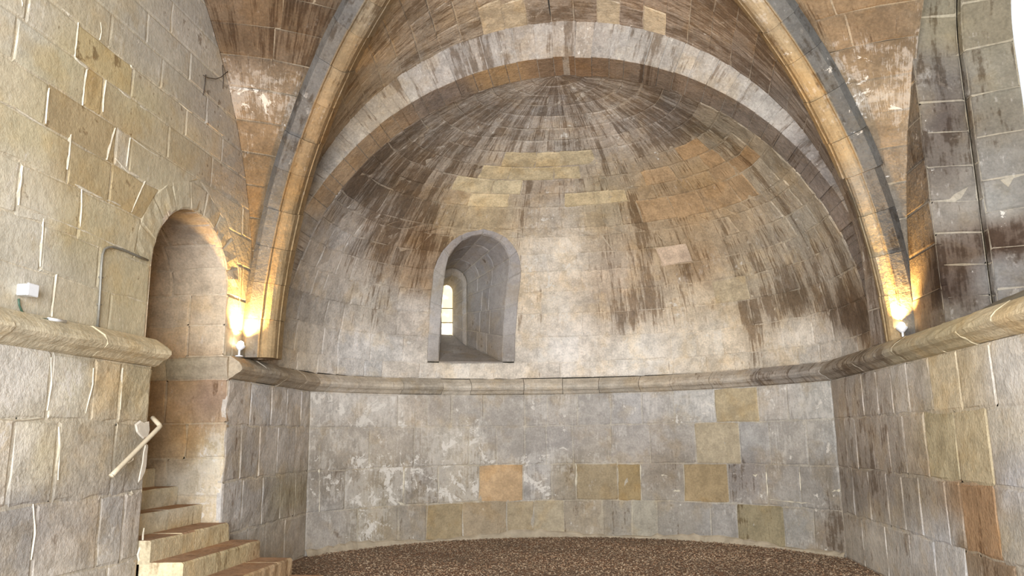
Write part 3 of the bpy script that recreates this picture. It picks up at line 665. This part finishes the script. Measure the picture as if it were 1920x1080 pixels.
for S_, ns, nm, ey in ((S_from(f_front, f_back, axis_in), 3, 'shaft_stone', axis_in), (S_from(f_back, f_inn, front_eye), 1, 'inner_arch_stone', front_eye), (S_from(f_inn, f_slit, axis_in), 1, 'slit_jamb_stone', axis_in), (S_from(f_front, f_frame, front_eye), 1, 'frame_stone', front_eye)):
    for a, b in zip(lev[:-1], lev[1:]):
        brk = np.linspace(0, 1, ns+1); brk[1:-1] += RNG.uniform(-.1, .1, max(0, ns-1))
        for c_, d_ in zip(brk[:-1], brk[1:]):
            q = [(c_, a), (d_, a), (d_, b), (c_, b)]
            block(S_, q, 'win', nm, win1, STONE_F, gap=0.010, nx=2, ny=2, rag=.003, rough=.002, jit=.04, depth=.05, proud=.012 if nm == 'frame_stone' else 0.0)
            backing_quad(wb, S_, q, 'win', .3, 2, 3)
# sill slab
SILL = [on_conch(-W_H, W_SILL), on_conch(W_H, W_SILL), loc([BACK[0]], [BACK[1]], [ND])[0], loc([-BACK[0]], [BACK[1]], [ND])[0]]
SILL2 = [SILL[3], SILL[2], loc([SLIT[0]], [SLIT[1]], [ND+.38])[0], loc([-SLIT[0]], [SLIT[1]], [ND+.38])[0]]
for q in (SILL, SILL2):
    V = [*q, *[p-np.array([0, 0, .02]) for p in q]]
    me = mesh('sill', V, [(0, 1, 2, 3), (0, 4, 5, 1), (1, 5, 6, 2), (2, 6, 7, 3), (3, 7, 4, 0), (7, 6, 5, 4)]); V = np.array(V)
    c, mk = lookup('win', V); put_attr(me, c*.95, np.c_[mk, np.zeros(8)], V[:, [0, 2, 1]])
    child('sill', me, STONE_F, win1)
wb.build('mortar_bed', STONE_F, win1)
# alabaster pane and its bar
u = np.linspace(0, 1, 25); pw, pz = outline(SLIT[0]+.02, SLIT[1]-.02, SLIT[2], u)
Pa = loc(pw, pz, np.full(25, ND+.385)); Pb = loc(pw, pz, np.full(25, ND+.405))
PANE1 = bpy.data.materials.new('glowing_alabaster'); PANE1.use_nodes = True
_nt = PANE1.node_tree; _b = _nt.nodes['Principled BSDF']; _pos = nd(_nt, 'ShaderNodeNewGeometry').outputs['Position']
_c = mixc(_nt, mrange(_nt, noise(_nt, _pos, 5, 3, .5), .42, .6), (1.0, 0.80, 0.42), (1.0, 0.95, 0.82))
_nt.links.new(_c, _b.inputs['Base Color']); _nt.links.new(_c, _b.inputs['Emission Color']); _b.inputs['Emission Strength'].default_value = 1.5
child('pane', mesh('pane', [*Pa, *Pb], [tuple(range(25)), tuple(range(49, 24, -1))]+[(i, i+25, i+26, i+1) for i in range(24)]), PANE1, win1)
IRON = plain('dark_iron', (70, 60, 50), .7, .3)
def tube(name, pts, r, mat, parent=None, seg=8, caps=True, smooth=True):
    pts = [np.array(p, float) for p in pts]; V = []; F = []
    up = np.array([0.31, 0.17, 0.94])
    for i, p in enumerate(pts):
        d = pts[min(i+1, len(pts)-1)]-pts[max(i-1, 0)]; d /= np.linalg.norm(d)
        a = np.cross(d, up); a /= np.linalg.norm(a); b = np.cross(d, a)
        rr = r[i] if isinstance(r, (list, tuple)) else r
        for j in range(seg):
            t = 2*math.pi*j/seg; V.append(p+rr*(math.cos(t)*a+math.sin(t)*b))
    for i in range(len(pts)-1):
        for j in range(seg): F.append((i*seg+j, i*seg+(j+1) % seg, (i+1)*seg+(j+1) % seg, (i+1)*seg+j))
    if caps: F += [tuple(range(seg-1, -1, -1)), tuple((len(pts)-1)*seg+j for j in range(seg))]
    me = mesh(name, V, F, smooth)
    return child(name, me, mat, parent) if parent else link(name, me, mat)
for z in (3.72, 3.99):
    tube('bar', [loc([-.13], [z], [ND+.375])[0], loc([.13], [z+.01], [ND+.375])[0]], .008, IRON, win1)

# ------------------------------------------------------------------ apse arch
arch = empty('trim_3', (CX, YA0, ZA), label='round stone arch of voussoirs framing the half dome', kind='structure')
EXC, EXR = 3.35, 3.64              # wall arch of the vault seen above it
NV = 54
aa = np.linspace(math.radians(-1.5), math.radians(181.5), NV+1); aa[1:-1] += RNG.uniform(-.012, .012, NV-1)
def ext_r(a):                      # distance from arch centre to the wall arch in direction a
    dz = EXC-ZA; ca, sa = math.cos(a), math.sin(a)
    b_ = sa*dz; disc = b_*b_-dz*dz+EXR**2
    return max(RA+0.10, b_+math.sqrt(max(0, disc))+0.04)
for k in range(NV):
    a0, a1 = aa[k]+.0014, aa[k+1]-.0014; V = []; st = []; key = []
    dr = random.gauss(0, .004); dy = random.gauss(0, .004); chf = .012
    for a in (a0, .5*(a0+a1), a1):
        re = ext_r(a); e = math.cos(a), math.sin(a)
        for (r_, y) in ((RA+dr, YA1), (RA+dr, YA0+chf+dy), (RA+dr+chf, YA0+dy), (re, YA0+dy), (re, YA0+.35), (RA+.2, YA1)):
            V.append((CX+r_*e[0], y, ZA+r_*e[1])); st.append((a*3.8, r_)); key.append(y > YA0+chf*.5+dy and r_ < RA+.05)
    m = 6; F = []
    for i in range(2):
        for j in range(5): F.append((i*m+j, i*m+j+1, (i+1)*m+j+1, (i+1)*m+j))
    F += [tuple(range(5, -1, -1)), tuple(2*m+j for j in range(6))]
    # own vertices for the soffit so that its colour stays apart from the face
    V = np.array(V); me = bpy.data.meshes.new('voussoir')
    VV = []; FF = []; KK = []; SS = []
    for f in F:
        b_ = len(VV); idx = list(f); VV += [V[i] for i in idx]; SS += [(*st[i], 0) for i in idx]
        ks = sum(key[i] for i in idx) >= 3 and len(idx) == 4
        KK += [ks]*len(idx); FF.append(tuple(range(b_, b_+len(idx))))
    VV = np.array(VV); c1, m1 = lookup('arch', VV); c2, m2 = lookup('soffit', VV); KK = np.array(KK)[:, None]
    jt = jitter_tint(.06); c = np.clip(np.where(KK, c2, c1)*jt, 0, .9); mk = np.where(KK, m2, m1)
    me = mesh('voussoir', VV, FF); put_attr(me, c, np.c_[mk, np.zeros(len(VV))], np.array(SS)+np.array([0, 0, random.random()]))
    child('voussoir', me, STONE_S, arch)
# wall closing the space behind the arch ring and above the dome, bedding of the arch
V = []; F = []
for k in range(41):
    a = math.radians(-3)+math.radians(186)*k/40; e = math.cos(a), math.sin(a)
    V += [(CX+(RA+.012)*e[0], YA0+.012, ZA+(RA+.012)*e[1]), (CX+(RA+.012)*e[0], YA1+.01, ZA+(RA+.012)*e[1]), (CX+6.2*e[0], YA0+.012, ZA+6.2*e[1])]
for k in range(40):
    b_ = 3*k; F += [(b_, b_+3, b_+4, b_+1), (b_+3, b_, b_+2, b_+5)]
me = mesh('mortar_bed', V, F); V = np.array(V); c, mk = lookup('arch', V); put_attr(me, c*1.1, np.c_[mk, np.zeros(len(V))], V[:, [0, 2, 1]])
child('mortar_bed', me, STONE, arch)

# ------------------------------------------------------------------ vault ribs
RIBS = {'l': dict(c=np.array([-.64, 6.08]), d=np.array([-.764, .645]), R=4.30, z=2.51), 'r': dict(c=np.array([-.45, 6.0]), d=np.array([.796, .605]), R=4.59, z=2.34)}
def rib_pt(rb, th, depth=0.0, lat=0.0):        # depth > 0 goes up into the vault
    R = rb['R']+depth; h = R*math.cos(th); xy = rb['c']+rb['d']*h; n = np.array([-rb['d'][1], rb['d'][0]])
    xy = xy+n*lat; return np.array([xy[0], xy[1], rb['z']+R*math.sin(th)])
RPROF = [(-.235, .26), (-.235, .13), (-.135, .045), (-.125, .02), (-.10, .035), (-.09, .0), (-.045, -.035), (0, -.045), (.045, -.035), (.09, .0), (.10, .035), (.125, .02), (.135, .045), (.235, .13), (.235, .26)]
def rib(side, name, label, key, outer):
    rb = RIBS[side]; root = empty(name, tuple(rib_pt(rb, 0.05)), label=label, kind='structure')
    th0 = math.asin((2.575-rb['z'])/rb['R']); n = 15; th = np.linspace(th0, math.pi/2, n+1); th[1:-1] += RNG.uniform(-.008, .008, n-1)
    for k in range(n):
        a0, a1 = th[k]+.0004, th[k+1]-.0004; V = []; st = []
        sc = 0.82 if (side == 'r' and a1 < .47) else 1.0
        do = random.gauss(0, .006); lo = random.gauss(0, .004)
        for i in range(3):
            a = a0+(a1-a0)*i/2
            for l_, d_ in RPROF:
                V.append(rib_pt(rb, a, d_+do+random.gauss(0, .002), l_*sc+lo)); st.append((l_*sc, a*4.4, 0))
        m = len(RPROF); F = [(i*m+j, (i+1)*m+j, (i+1)*m+j+1, i*m+j+1) for i in range(2) for j in range(m-1)]
        F += [tuple(range(m)), tuple(2*m+j for j in range(m-1, -1, -1))]
        V = np.array(V); c1, m1 = lookup(key, V); c2, m2 = lookup('unlit_flank', V)
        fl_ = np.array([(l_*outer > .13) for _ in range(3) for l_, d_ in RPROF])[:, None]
        # bands of mouldings differ a little
        band = np.array([1.0+.06*math.sin(9*l_+k) for _ in range(3) for l_, d_ in RPROF])[:, None]
        c = np.clip(np.where(fl_, c2, c1)*band*jitter_tint(.05), 0, .9)
        me = mesh('rib_stone', V, F); put_attr(me, c, np.c_[np.where(fl_, m2, m1), np.zeros(len(V))], np.array(st)+np.array([0, 0, random.random()]))
        child('rib_stone', me, STONE, root)
    return root
rib('l', 'trim_4', 'warm lit moulded vault rib rising from the left lamp', 'ribl', 1)
rib('r', 'trim_5', 'warm lit moulded vault rib rising from the right lamp', 'ribr', -1)

# ------------------------------------------------------------------ vault webs
def gz(x): return math.sin(min(1.0, max(0.0, x))*math.pi/2)**0.92
def rib_line(side):
    rb = RIBS[side]; R = rb['R']+.17; zm = rb['z']+R
    return lambda t: np.array([rib_pt(rb, math.asin(min(1.0, (2.57+(zm-2.57)*gz(x)-rb['z'])/R)), .17) for x in t])
def form_line(side):
    X = XLU-.03 if side == 'l' else XRU+.03; cy = 4.31 if side == 'l' else 3.86; cz, R = 2.86, 4.835
    zm = cz+math.sqrt(R*R-(6.05-cy)**2)
    def f(t):
        o = []
        for x in t:
            z = 2.57+(zm-2.57)*gz(x); o.append((X, cy+math.sqrt(max(0, R*R-(z-cz)**2)), z))
        return np.array(o)
    return f
def ext_line(side):
    sg = -1 if side == 'l' else 1; zm = EXC+EXR
    def f(t):
        o = []
        for x in t:
            z = 2.57+(zm-2.57)*gz(x); d = max(0.0, z-EXC)
            o.append((CX-.03+sg*math.sqrt(max(0, EXR**2-d*d)), YA0+.03, z))
        return np.array(o)
    return f
def S_web(fa, fb, LS, LT, eye):
    eye = np.array(eye)
    def pt(s, t):
        A = fa(np.clip(t/LT, 0, 1)); Bp = fb(np.clip(t/LT, 0, 1)); k = (s/LS)[:, None]
        P = A+(Bp-A)*k; bul = .06*np.linalg.norm(Bp-A, axis=1)*(4*k[:, 0]*(1-k[:, 0])); P[:, 2] += bul*np.clip(t/LT, 0, 1); return P
    def S(s, t):
        s = np.asarray(s, float); t = np.asarray(t, float); P = pt(s, t); e = .01
        N = np.cross(pt(s+e, t)-pt(s-e, t), pt(s, t+e)-pt(s, t-e)); N /= np.maximum(1e-12, np.linalg.norm(N, axis=1, keepdims=True))
        N *= np.sign((N*(eye-P)).sum(1, keepdims=True)+1e-12); return P, N
    return S
EYE = (CX, 5.5, 3.0); LT = 6.3
def web_blocks(name, label, halves, nrow):
    root = link(name, mesh(name+'_shell', [(-5, 2, 8.3), (5, 2, 8.3), (5, 10, 8.3), (-5, 10, 8.3)], [(0, 1, 2, 3)]), MORTAR) if False else empty(name, EYE, label=label, kind='structure')
    B = Backing()
    for fa, fb, key, avg, special in halves:
        S_ = S_web(fa, fb, 1.0, LT, EYE); tsr = list(np.linspace(0.0, LT, nrow+1))
        for i in range(nrow):
            t0, t1 = tsr[i], tsr[i+1]; tm = np.array([.5*(t0+t1)])
            P, _ = S_(np.array([0., 1.]), np.r_[tm, tm]); wd = float(np.linalg.norm(P[1]-P[0])); n = max(1, int(round(wd/avg)))
            fr = np.linspace(0, 1, n+1); fr[1:-1] += RNG.uniform(-.22, .22, n-1)/n
            for a, b in zip(fr[:-1], fr[1:]):
                q = [(a, t0), (b, t0), (b, t1), (a, t1)]; kk = {}
                if special:
                    pc, _ = S_(np.array([.5*(a+b)]), tm); sp = special(proj(pc)[0])
                    if sp: kk = sp
                block(S_, q, key, 'web_stone', root, STONE_S, gap=.007, chamf=.0065, nx=2, ny=2, rag=.006, rough=.003, jit=.05, sscale=2.6, **kk)
                backing_quad(B, S_, q, key, .25, 2, 2)
    B.build('mortar_bed', STONE_S, root); return root
def sp_east(p):
    for x, y in ((848, 12), (925, 25), (965, 25), (1152, 25), (1230, 32)):
        if abs(p[0]-x) < 17 and abs(p[1]-y) < 20: return dict(tint=(164, 148, 120), mkv=(.12, .15))
def metre_scale(): pass
web_blocks('ceiling_east', 'grey streaked stone web of the vault above the apse arch', [(ext_line('l'), rib_line('l'), 'east', .45, sp_east), (ext_line('r'), rib_line('r'), 'east', .45, sp_east)], 20)
web_blocks('ceiling_left', 'brown stone web of the vault beside the left wall', [(form_line('l'), rib_line('l'), 'webl', .75, None)], 18)
web_blocks('ceiling_right', 'brown stone web of the vault with limewash beside the right wall', [(form_line('r'), rib_line('r'), 'webr', .75, None)], 18)
# the rest of the bay and the nave vault over the camera, outside the picture
V = []; F = []; ny_ = 9; na = 16
for j in range(ny_):
    y = -4+(6.1+4)*j/(ny_-1)
    for i in range(na+1):
        a = math.pi*i/na; V.append((CX-4.2*math.cos(a), y, 6.6+1.0*math.sin(a)))
for j in range(ny_-1):
    for i in range(na): F.append((j*(na+1)+i, (j+1)*(na+1)+i, (j+1)*(na+1)+i+1, j*(na+1)+i+1))
ce = link('ceiling', mesh('ceiling', V, F), plain('nave_vault_stone', (150, 135, 112), .95, bump=.5, scale=4)); tag(ce, 'plain stone vault of the nave', kind='structure')

# ------------------------------------------------------------------ stone staircase in the doorway
stair = empty('stone_staircase', (-4.2, 7.7, 0), label='worn stone staircase climbing into the arched doorway of the left wall', cat='stairs')
NOSE = [-3.03, -3.40, -3.77, -4.09, -4.43, -4.72, -5.0, -5.28, -5.56, -5.84]
TOPZ = [0.17, .35, .535, .725, .92, 1.115, 1.31, 1.5, 1.69, 1.88]
for k, (xn, z) in enumerate(zip(NOSE, TOPZ)):
    y0, y1 = (6.886, 8.50) if k < 3 else (DOOR[0]+.005, DOOR[1]-.006)
    brk = [y0, *([y0+.62+.2*(k % 2), y0+1.25] if k < 3 else [y0+(.55, .85, .7)[k % 3]]), y1]
    for a, b in zip(brk[:-1], brk[1:]):
        a += .004; b -= .004; ex = (xn, xn-.42 if k < 9 else xn-.8); zb = z-.205 if k else 0.0
        ns = 4; V = []; cut = .018
        for i in range(ns+1):
            y = a+(b-a)*i/ns; jj = random.gauss(0, .006); j2 = random.gauss(0, .005)
            V += [(ex[0]+.0, y, zb), (ex[0]+jj, y, z-cut+j2), (ex[0]-cut+jj, y, z+j2*.6), (ex[1], y, z), (ex[1], y, zb)]
        m = 5; F = [(i*m+j, (i+1)*m+j, (i+1)*m+(j+1) % m, i*m+(j+1) % m) for i in range(ns) for j in range(m)]
        F += [tuple(range(m)), tuple(ns*m+j for j in range(m-1, -1, -1))]
        VV = []; FF = []; TP = []
        for f in F:
            b_ = len(VV); VV += [V[i] for i in f]; FF.append(tuple(range(b_, b_+len(f))))
            top = len(f) == 4 and all(V[i][2] > z-.012 for i in f); TP += [top]*len(f)
        VV = np.array(VV); c, mk = lookup('step', VV); TP = np.array(TP)[:, None]
        c = np.clip(np.where(TP, lin((168, 136, 106)), c)*jitter_tint(.05), 0, .9)
        me = mesh('step_stone', VV, FF); put_attr(me, c, np.c_[mk, np.zeros(len(VV))], np.c_[VV[:, 1], VV[:, 2], VV[:, 0]])
        child('step_stone', me, STONE, stair)

# ------------------------------------------------------------------ gravel
n = 40000; gx = RNG.uniform(-4.1, 3.1, n); gy = 7.2+6.0*RNG.random(n)
inside = (gy < 10.95) | (np.hypot(gx-AP_C[0], gy-AP_C[1]) < AP_R-.03)
inside &= ~((gx < -2.98) & (gy < 8.55))
gx, gy = gx[inside], gy[inside]; n = len(gx)
base = np.array([(1, 0, 0), (-.5, .87, 0), (-.5, -.87, 0), (0, 0, .8), (0, 0, -.4)])
fc = np.array([(0, 1, 3), (1, 2, 3), (2, 0, 3), (1, 0, 4), (2, 1, 4), (0, 2, 4)])
sz = RNG.uniform(.006, .019, n); rot = RNG.uniform(0, 6.28, n); st_ = RNG.uniform(.6, 1.5, n)
ca, sa = np.cos(rot), np.sin(rot)
PX = base[None, :, 0]*sz[:, None]*st_[:, None]; PY = base[None, :, 1]*sz[:, None]; PZ = base[None, :, 2]*sz[:, None]*.8
VX = gx[:, None]+PX*ca[:, None]-PY*sa[:, None]; VY = gy[:, None]+PX*sa[:, None]+PY*ca[:, None]; VZ = .004+PZ+RNG.uniform(0, .008, n)[:, None]
V = np.stack([VX, VY, VZ], -1).reshape(-1, 3); F = (fc[None]+5*np.arange(n)[:, None, None]).reshape(-1, 3)
me = bpy.data.meshes.new('gravel'); me.from_pydata(V.tolist(), [], F.tolist()); me.update()
pal = np.array([lin(c) for c in ((138, 114, 88), (156, 132, 104), (112, 92, 72), (144, 112, 84), (174, 152, 124), (126, 104, 82))])
pc = pal[RNG.integers(0, len(pal), n)]*RNG.uniform(.75, 1.15, (n, 1))*(1+.22*np.sin(gx*1.7+1.3*np.sin(gy*1.1))*np.sin(gy*2.3+gx*.8))[:, None]; put_attr(me, np.repeat(pc, 5, 0), np.zeros((len(V), 3)), V)
GM = bpy.data.materials.new('gravel'); GM.use_nodes = True; _nt = GM.node_tree; _b = _nt.nodes['Principled BSDF']; _b.inputs['Roughness'].default_value = .95
_nt.links.new(nd(_nt, 'ShaderNodeAttribute', attribute_name='tint').outputs['Color'], _b.inputs['Base Color'])
me.materials.append(GM); go = bpy.data.objects.new('gravel', me); COL.objects.link(go)
tag(go, 'reddish brown gravel spread over the floor of the apse', 'gravel', kind='stuff')

# ------------------------------------------------------------------ mortar smears and plaster
def smear(pts, wd, Sf, mat, parent, name='mortar_smear', th=.006):
    """ragged ribbon of pointing along a polyline of (s, t) on surface Sf"""
    pts = np.array(pts, float); out = []
    for a, b in zip(pts[:-1], pts[1:]):
        m = max(2, int(np.linalg.norm(b-a)/.05)); out += [a+(b-a)*i/m for i in range(m)]
    out.append(pts[-1]); out = np.array(out); d = np.gradient(out, axis=0); d /= np.maximum(1e-9, np.linalg.norm(d, axis=1, keepdims=True)); nn = np.c_[-d[:, 1], d[:, 0]]
    wa_ = wd*(.5+RNG.normal(0, .2, len(out))); wb_ = wd*(.5+RNG.normal(0, .2, len(out))); wa_[[0, -1]] *= .3; wb_[[0, -1]] *= .3
    ringp = np.r_[out+nn*wa_[:, None], (out-nn*wb_[:, None])]
    P, N = Sf(ringp[:, 0], ringp[:, 1]); Pc, Nc = Sf(out[:, 0], out[:, 1]); L_ = len(out)
    V = np.r_[P-N*.004, Pc+Nc*th*RNG.uniform(.7, 1.3, (L_, 1))]
    F = []
    for i in range(L_-1): F += [(i, i+1, 2*L_+i+1, 2*L_+i), (2*L_+i, 2*L_+i+1, L_+i+1, L_+i)]
    return child(name, mesh(name, V, F), mat, parent)
def pxl(ps, X=XLU): return [onX(p, X)[1:] for p in ps]
for ps, wd in (([(147,42),(144,75),(140,106)],.030),([(140,106),(150,118),(166,130)],.028),([(163,130),(158,165),(155,198)],.026),([(199,150),(195,180),(193,210)],.018),([(92,165),(88,200),(86,232)],.018),([(0,190),(30,203),(60,222),(86,238)],.016),
    ([(133,252),(130,290),(126,318)],.04),([(216,240),(208,270),(200,300)],.038),([(244,258),(240,290),(237,312)],.022),([(216,296),(235,318),(262,332)],.03),([(246,258),(275,280),(300,295)],.018),([(42,312),(38,350),(35,385)],.05),([(35,385),(80,402),(150,430)],.024),([(150,430),(190,448),(235,468)],.024),
    ([(81,410),(79,450),(75,500)],.024),([(75,502),(90,510),(106,514)],.02),([(106,514),(102,550),(97,594)],.032),([(153,355),(153,385),(150,425)],.016),([(140,345),(165,358),(192,372)],.02),([(200,375),(215,380),(226,386)],.022),([(272,340),(262,362),(246,398)],.026),([(245,122),(246,125),(252,130)],.03),([(222,166),(235,178),(245,185)],.02),([(262,198),(270,204),(278,209)],.02),
    ([(115,15),(125,22),(135,31)],.02),([(335,192),(348,203),(360,212)],.014),([(40,0),(42,6),(41,12)],.014),([(188,42),(190,60),(187,75)],.012)):
    smear(pxl(ps), wd, SLU, MORTAR, wall_left)
for ps, wd in (([(230,690),(228,720),(225,768)],.018),([(0,786),(40,788),(80,784)],.016),([(95,640+30),(97,720),(88,770)],.011),([(175,690),(174,720),(160,775)],.009),([(110,800),(112,840),(108,900)],.012),([(62,945),(66,1000),(58,1050)],.012),([(270,990),(266,1030),(262,1078)],.03),([(240,925),(245,928),(250,926)],.05)):
    smear(pxl(ps, XLL), wd, SLL, MORTAR, wall_left)
def pxa(ps): return [px_to_apse(p) for p in ps]
for ps, wd in (([(758,880),(757,905),(755,930)],.034),([(745,940),(752,944),(760,948)],.03),([(1079,868),(1081,890),(1080,912)],.026),([(1157,858),(1158,875),(1160,905)],.014),([(1200,870),(1201,890),(1202,905)],.02),([(1436,885),(1437,905),(1439,930)],.022),([(1499,885),(1500,905),(1501,920)],.014),([(1282,865),(1282,890),(1284,925)],.010),([(823,875),(822,900),(823,920)],.012),
    ([(1580,795),(1579,830),(1578,930)],.03),([(1440,936),(1490,942),(1540,944)],.018),([(823,942),(850,940),(880,938)],.010),([(1240,890),(1246,891),(1252,893)],.05),([(1262,920),(1268,921),(1276,921)],.04),([(1412,890),(1416,893),(1420,889)],.045),([(1186,940),(1186,955),(1185,980)],.02),([(600,875),(598,830),(599,960)],.03),([(1560,922),(1568,920),(1576,918)],.035)):
    smear(pxa(ps), wd, S_apse, MORTAR, wall_apse)
# plaster patch round the rail's fixing at the doorway edge
def patch(poly, X, th, name, mat, parent):
    P = [onX(p, X) for p in poly]; k = len(P); c = np.mean(P, axis=0); V = [p+np.array([.001, 0, 0]) for p in P]+[c+(p-c)*.86+np.array([th, 0, 0]) for p in P]
    F = [tuple(range(k, 2*k))]+[(i, (i+1) % k, k+(i+1) % k, k+i) for i in range(k)]
    n_ = Vector(V[k+1]-V[k]).cross(Vector(V[k+2]-V[k+1]))
    if n_.x < 0: F = [tuple(reversed(f)) for f in F]
    return child(name, mesh(name, V, F), mat, parent)
patch([(252,796),(262,788),(270,792),(279,790),(280,806),(277,820),(268,823),(262,818),(255,810)], XLL, .012, 'plaster_patch', PLASTER, wall_left)
patch([(272,832),(277,834),(275,850),(273,875),(270,888),(263,903),(258,906),(261,890),(266,868),(268,848)], XLL, .010, 'plaster_patch', PLASTER, wall_left)
patch([(262,1022),(272,1015),(270,1045),(268,1060),(260,1058),(256,1040)], XLL, .012, 'plaster_patch', PLASTER, wall_left)

# ------------------------------------------------------------------ small things
BEIGE = plain('cream_painted_tube', (196, 182, 154), .5, var=.05)
rail = empty('handrail', tuple(onX((240, 860), XLL)), label='short cream tubular handrail bent at its top beside the doorway', cat='handrail')
r0 = onX((209, 892), XLL+.10); r1 = onX((301, 799), XLL+.14); r2 = np.array([XLL-.02, r1[1]+.03, r1[2]+.10])
rl = [r0+(r1-r0)*t for t in np.linspace(0, .97, 8)]+[r1, r1+(r2-r1)*.08]+[r1+(r2-r1)*t for t in (.5, 1.0)]
r2 = onX((286, 783), XLL+.02)
rl = [r0+(r1-r0)*t for t in np.linspace(0, .96, 8)]+[r1+np.array([-.004, 0, -.002]), r1+(r2-r1)*.10]+[r1+(r2-r1)*t for t in (.5, 1.0)]
tube('rail_tube', rl, .021, BEIGE, rail, 10)
q0 = r0+(r1-r0)*.42
tube('bracket', [q0, q0+np.array([.0, .0, -.05]), q0+np.array([-.04, .01, -.075]), q0+np.array([-.10, .01, -.07])], .008, BEIGE, rail, 8)
tube('end_cap', [r0, r0-(r1-r0)*.008], .023, BEIGE, rail, 10)

def rbox(name, c, d, mat, parent, bev=.006):
    x, y, z = (v*.5 for v in d); V = []
    for sx in (-1, 1):
        for sy in (-1, 1):
            for sz_ in (-1, 1):
                V += [(sx*(x-bev), sy*(y-bev), sz_*z), (sx*(x-bev), sy*y, sz_*(z-bev)), (sx*x, sy*(y-bev), sz_*(z-bev))]
    import bmesh
    bm = bmesh.new(); [bm.verts.new(np.array(v)+np.array(c)) for v in V]; bmesh.ops.convex_hull(bm, input=bm.verts); me = bpy.data.meshes.new(name); bm.to_mesh(me); bm.free()
    return child(name, me, mat, parent)
WHITE = plain('white_plastic', (232, 234, 234), .45, var=.02)
b0 = onX((40, 545), XLU)
jb = empty('junction_box', tuple(b0), label='white plastic junction box on the left wall above the cornice', cat='junction box')
rbox('box_body', b0+np.array([.04, 0, 0]), (.08, .105, .085), WHITE, jb); rbox('lid', b0+np.array([.088, .004, .002]), (.018, .115, .095), WHITE, jb)
GREEN = plain('green_cable_sheath', (66, 92, 72), .5)
g = [(35, 560), (36, 572), (40, 582), (48, 592)]
cab = tube('cable', [onX(p, XLU+.012) for p in g]+[onX((60, 596), XLL+.012), onX((78, 598), XLL+.03), onX((95, 599), XLL+.034)], .008, GREEN); tag(cab, 'thin green cable hanging from the white junction box', 'cable')
a_, b_ = onX((90, 598), XLL+.034), onX((123, 603), XLL+.034)
cn = tube('cable_sleeve', [a_, b_], .013, WHITE, None, 10); tag(cn, 'short white plastic sleeve lying on the near left cornice', 'cable sleeve')
GREY = plain('grey_conduit', (128, 124, 112), .4, .2)
cd = empty('conduit', tuple(onX((183, 612), XLU)), label='thin grey conduit bent round a corner toward the arched doorway', cat='conduit')
cp = [(183, 615), (187, 560), (190, 500), (192, 478), (196, 468), (203, 464), (212, 463), (235, 470), (258, 480), (277, 488)]
tube('conduit_tube', [onX(p, XLU+.02) for p in cp], .011, GREY, cd, 8)
for p in ((189, 520), (186, 571), (183, 612)):
    c = onX(p, XLU+.012); rbox('clip', c, (.024, .04, .012), GREY, cd, .002)
for ps, lb in (([(381, 141), (390, 146), (405, 148), (414, 145), (428, 133)], 'thin dark wire looped on the upper left wall'), ([(386, 140), (384, 160), (381, 178)], 'thin dark wire hanging straight at the left end of the loop'), ([(417, 122), (419, 148), (418, 166)], 'thin dark wire hanging straight at the right end of the loop')):
    o = tube('wire', [onX(p, XLU+.014+.016*(len(ps) > 3)) for p in ps], .005, IRON); tag(o, lb, 'wire', 'wires on the upper left wall')

# ------------------------------------------------------------------ lamps on the cornice
BULB = plain('glowing_bulb', (255, 240, 214), .3, emit=((1.0, .88, .64), 22.0), var=0)
def uplight(pos, label, aim, power, spread, size=.062):
    r = empty('uplight', pos, label=label, cat='lamp', group='uplights on the cornice'); p = np.array(pos); a = np.array(aim)/np.linalg.norm(aim)
    def lathe(name, prof, mat, org, ax):
        ax = np.array(ax)/np.linalg.norm(ax); u_ = np.cross(ax, [0.2, 1, .1]); u_ /= np.linalg.norm(u_); v_ = np.cross(ax, u_); V = []; sg = 16
        for rr, h in prof:
            for j in range(sg): t = 2*math.pi*j/sg; V.append(org+ax*h+rr*(math.cos(t)*u_+math.sin(t)*v_))
        F = [(i*sg+j, i*sg+(j+1) % sg, (i+1)*sg+(j+1) % sg, (i+1)*sg+j) for i in range(len(prof)-1) for j in range(sg)]
        F += [tuple(range(sg-1, -1, -1)), tuple((len(prof)-1)*sg+j for j in range(sg))]
        return child(name, mesh(name, V, F, True), mat, r)
    lathe('base', [(.045, 0), (.045, .01), (.02, .016)], WHITE, p, (0, 0, 1)); lathe('stem', [(.012, .01), (.012, .075)], WHITE, p, (0, 0, 1))
    h = p+np.array([0, 0, .075])
    lathe('head', [(.018, 0), (.03, .012), (size*.92, .04), (size, .055), (size*.97, .058), (size*.8, .05)], WHITE, h, a)
    lathe('bulb', [(size*.55, .053), (size*.62, .058), (size*.6, .080), (size*.45, .10), (size*.15, .112)], BULB, h, a)
    L = bpy.data.lights.new('uplight_beam', 'SPOT'); L.energy = power; L.color = (1.0, .60, .19); L.spot_size = math.radians(spread); L.spot_blend = 1.0; L.shadow_soft_size = .03
    lo = bpy.data.objects.new('uplight_beam', L); COL.objects.link(lo); lo.parent = r; lo.matrix_parent_inverse = Matrix.Translation(-Vector(pos))
    lo.location = h+a*.125; lo.rotation_euler = Vector(a).to_track_quat('-Z', 'Y').to_euler()
    return r
uplight((-4.19, 8.62, 2.572), 'small white uplight on the cornice beside the left doorway', (.07, .20, 1.0), 330, 112)
uplight((3.24, 8.66, 2.572), 'small glowing uplight on the right cornice at the foot of the rib', (-.03, .02, 1.0), 300, 112)
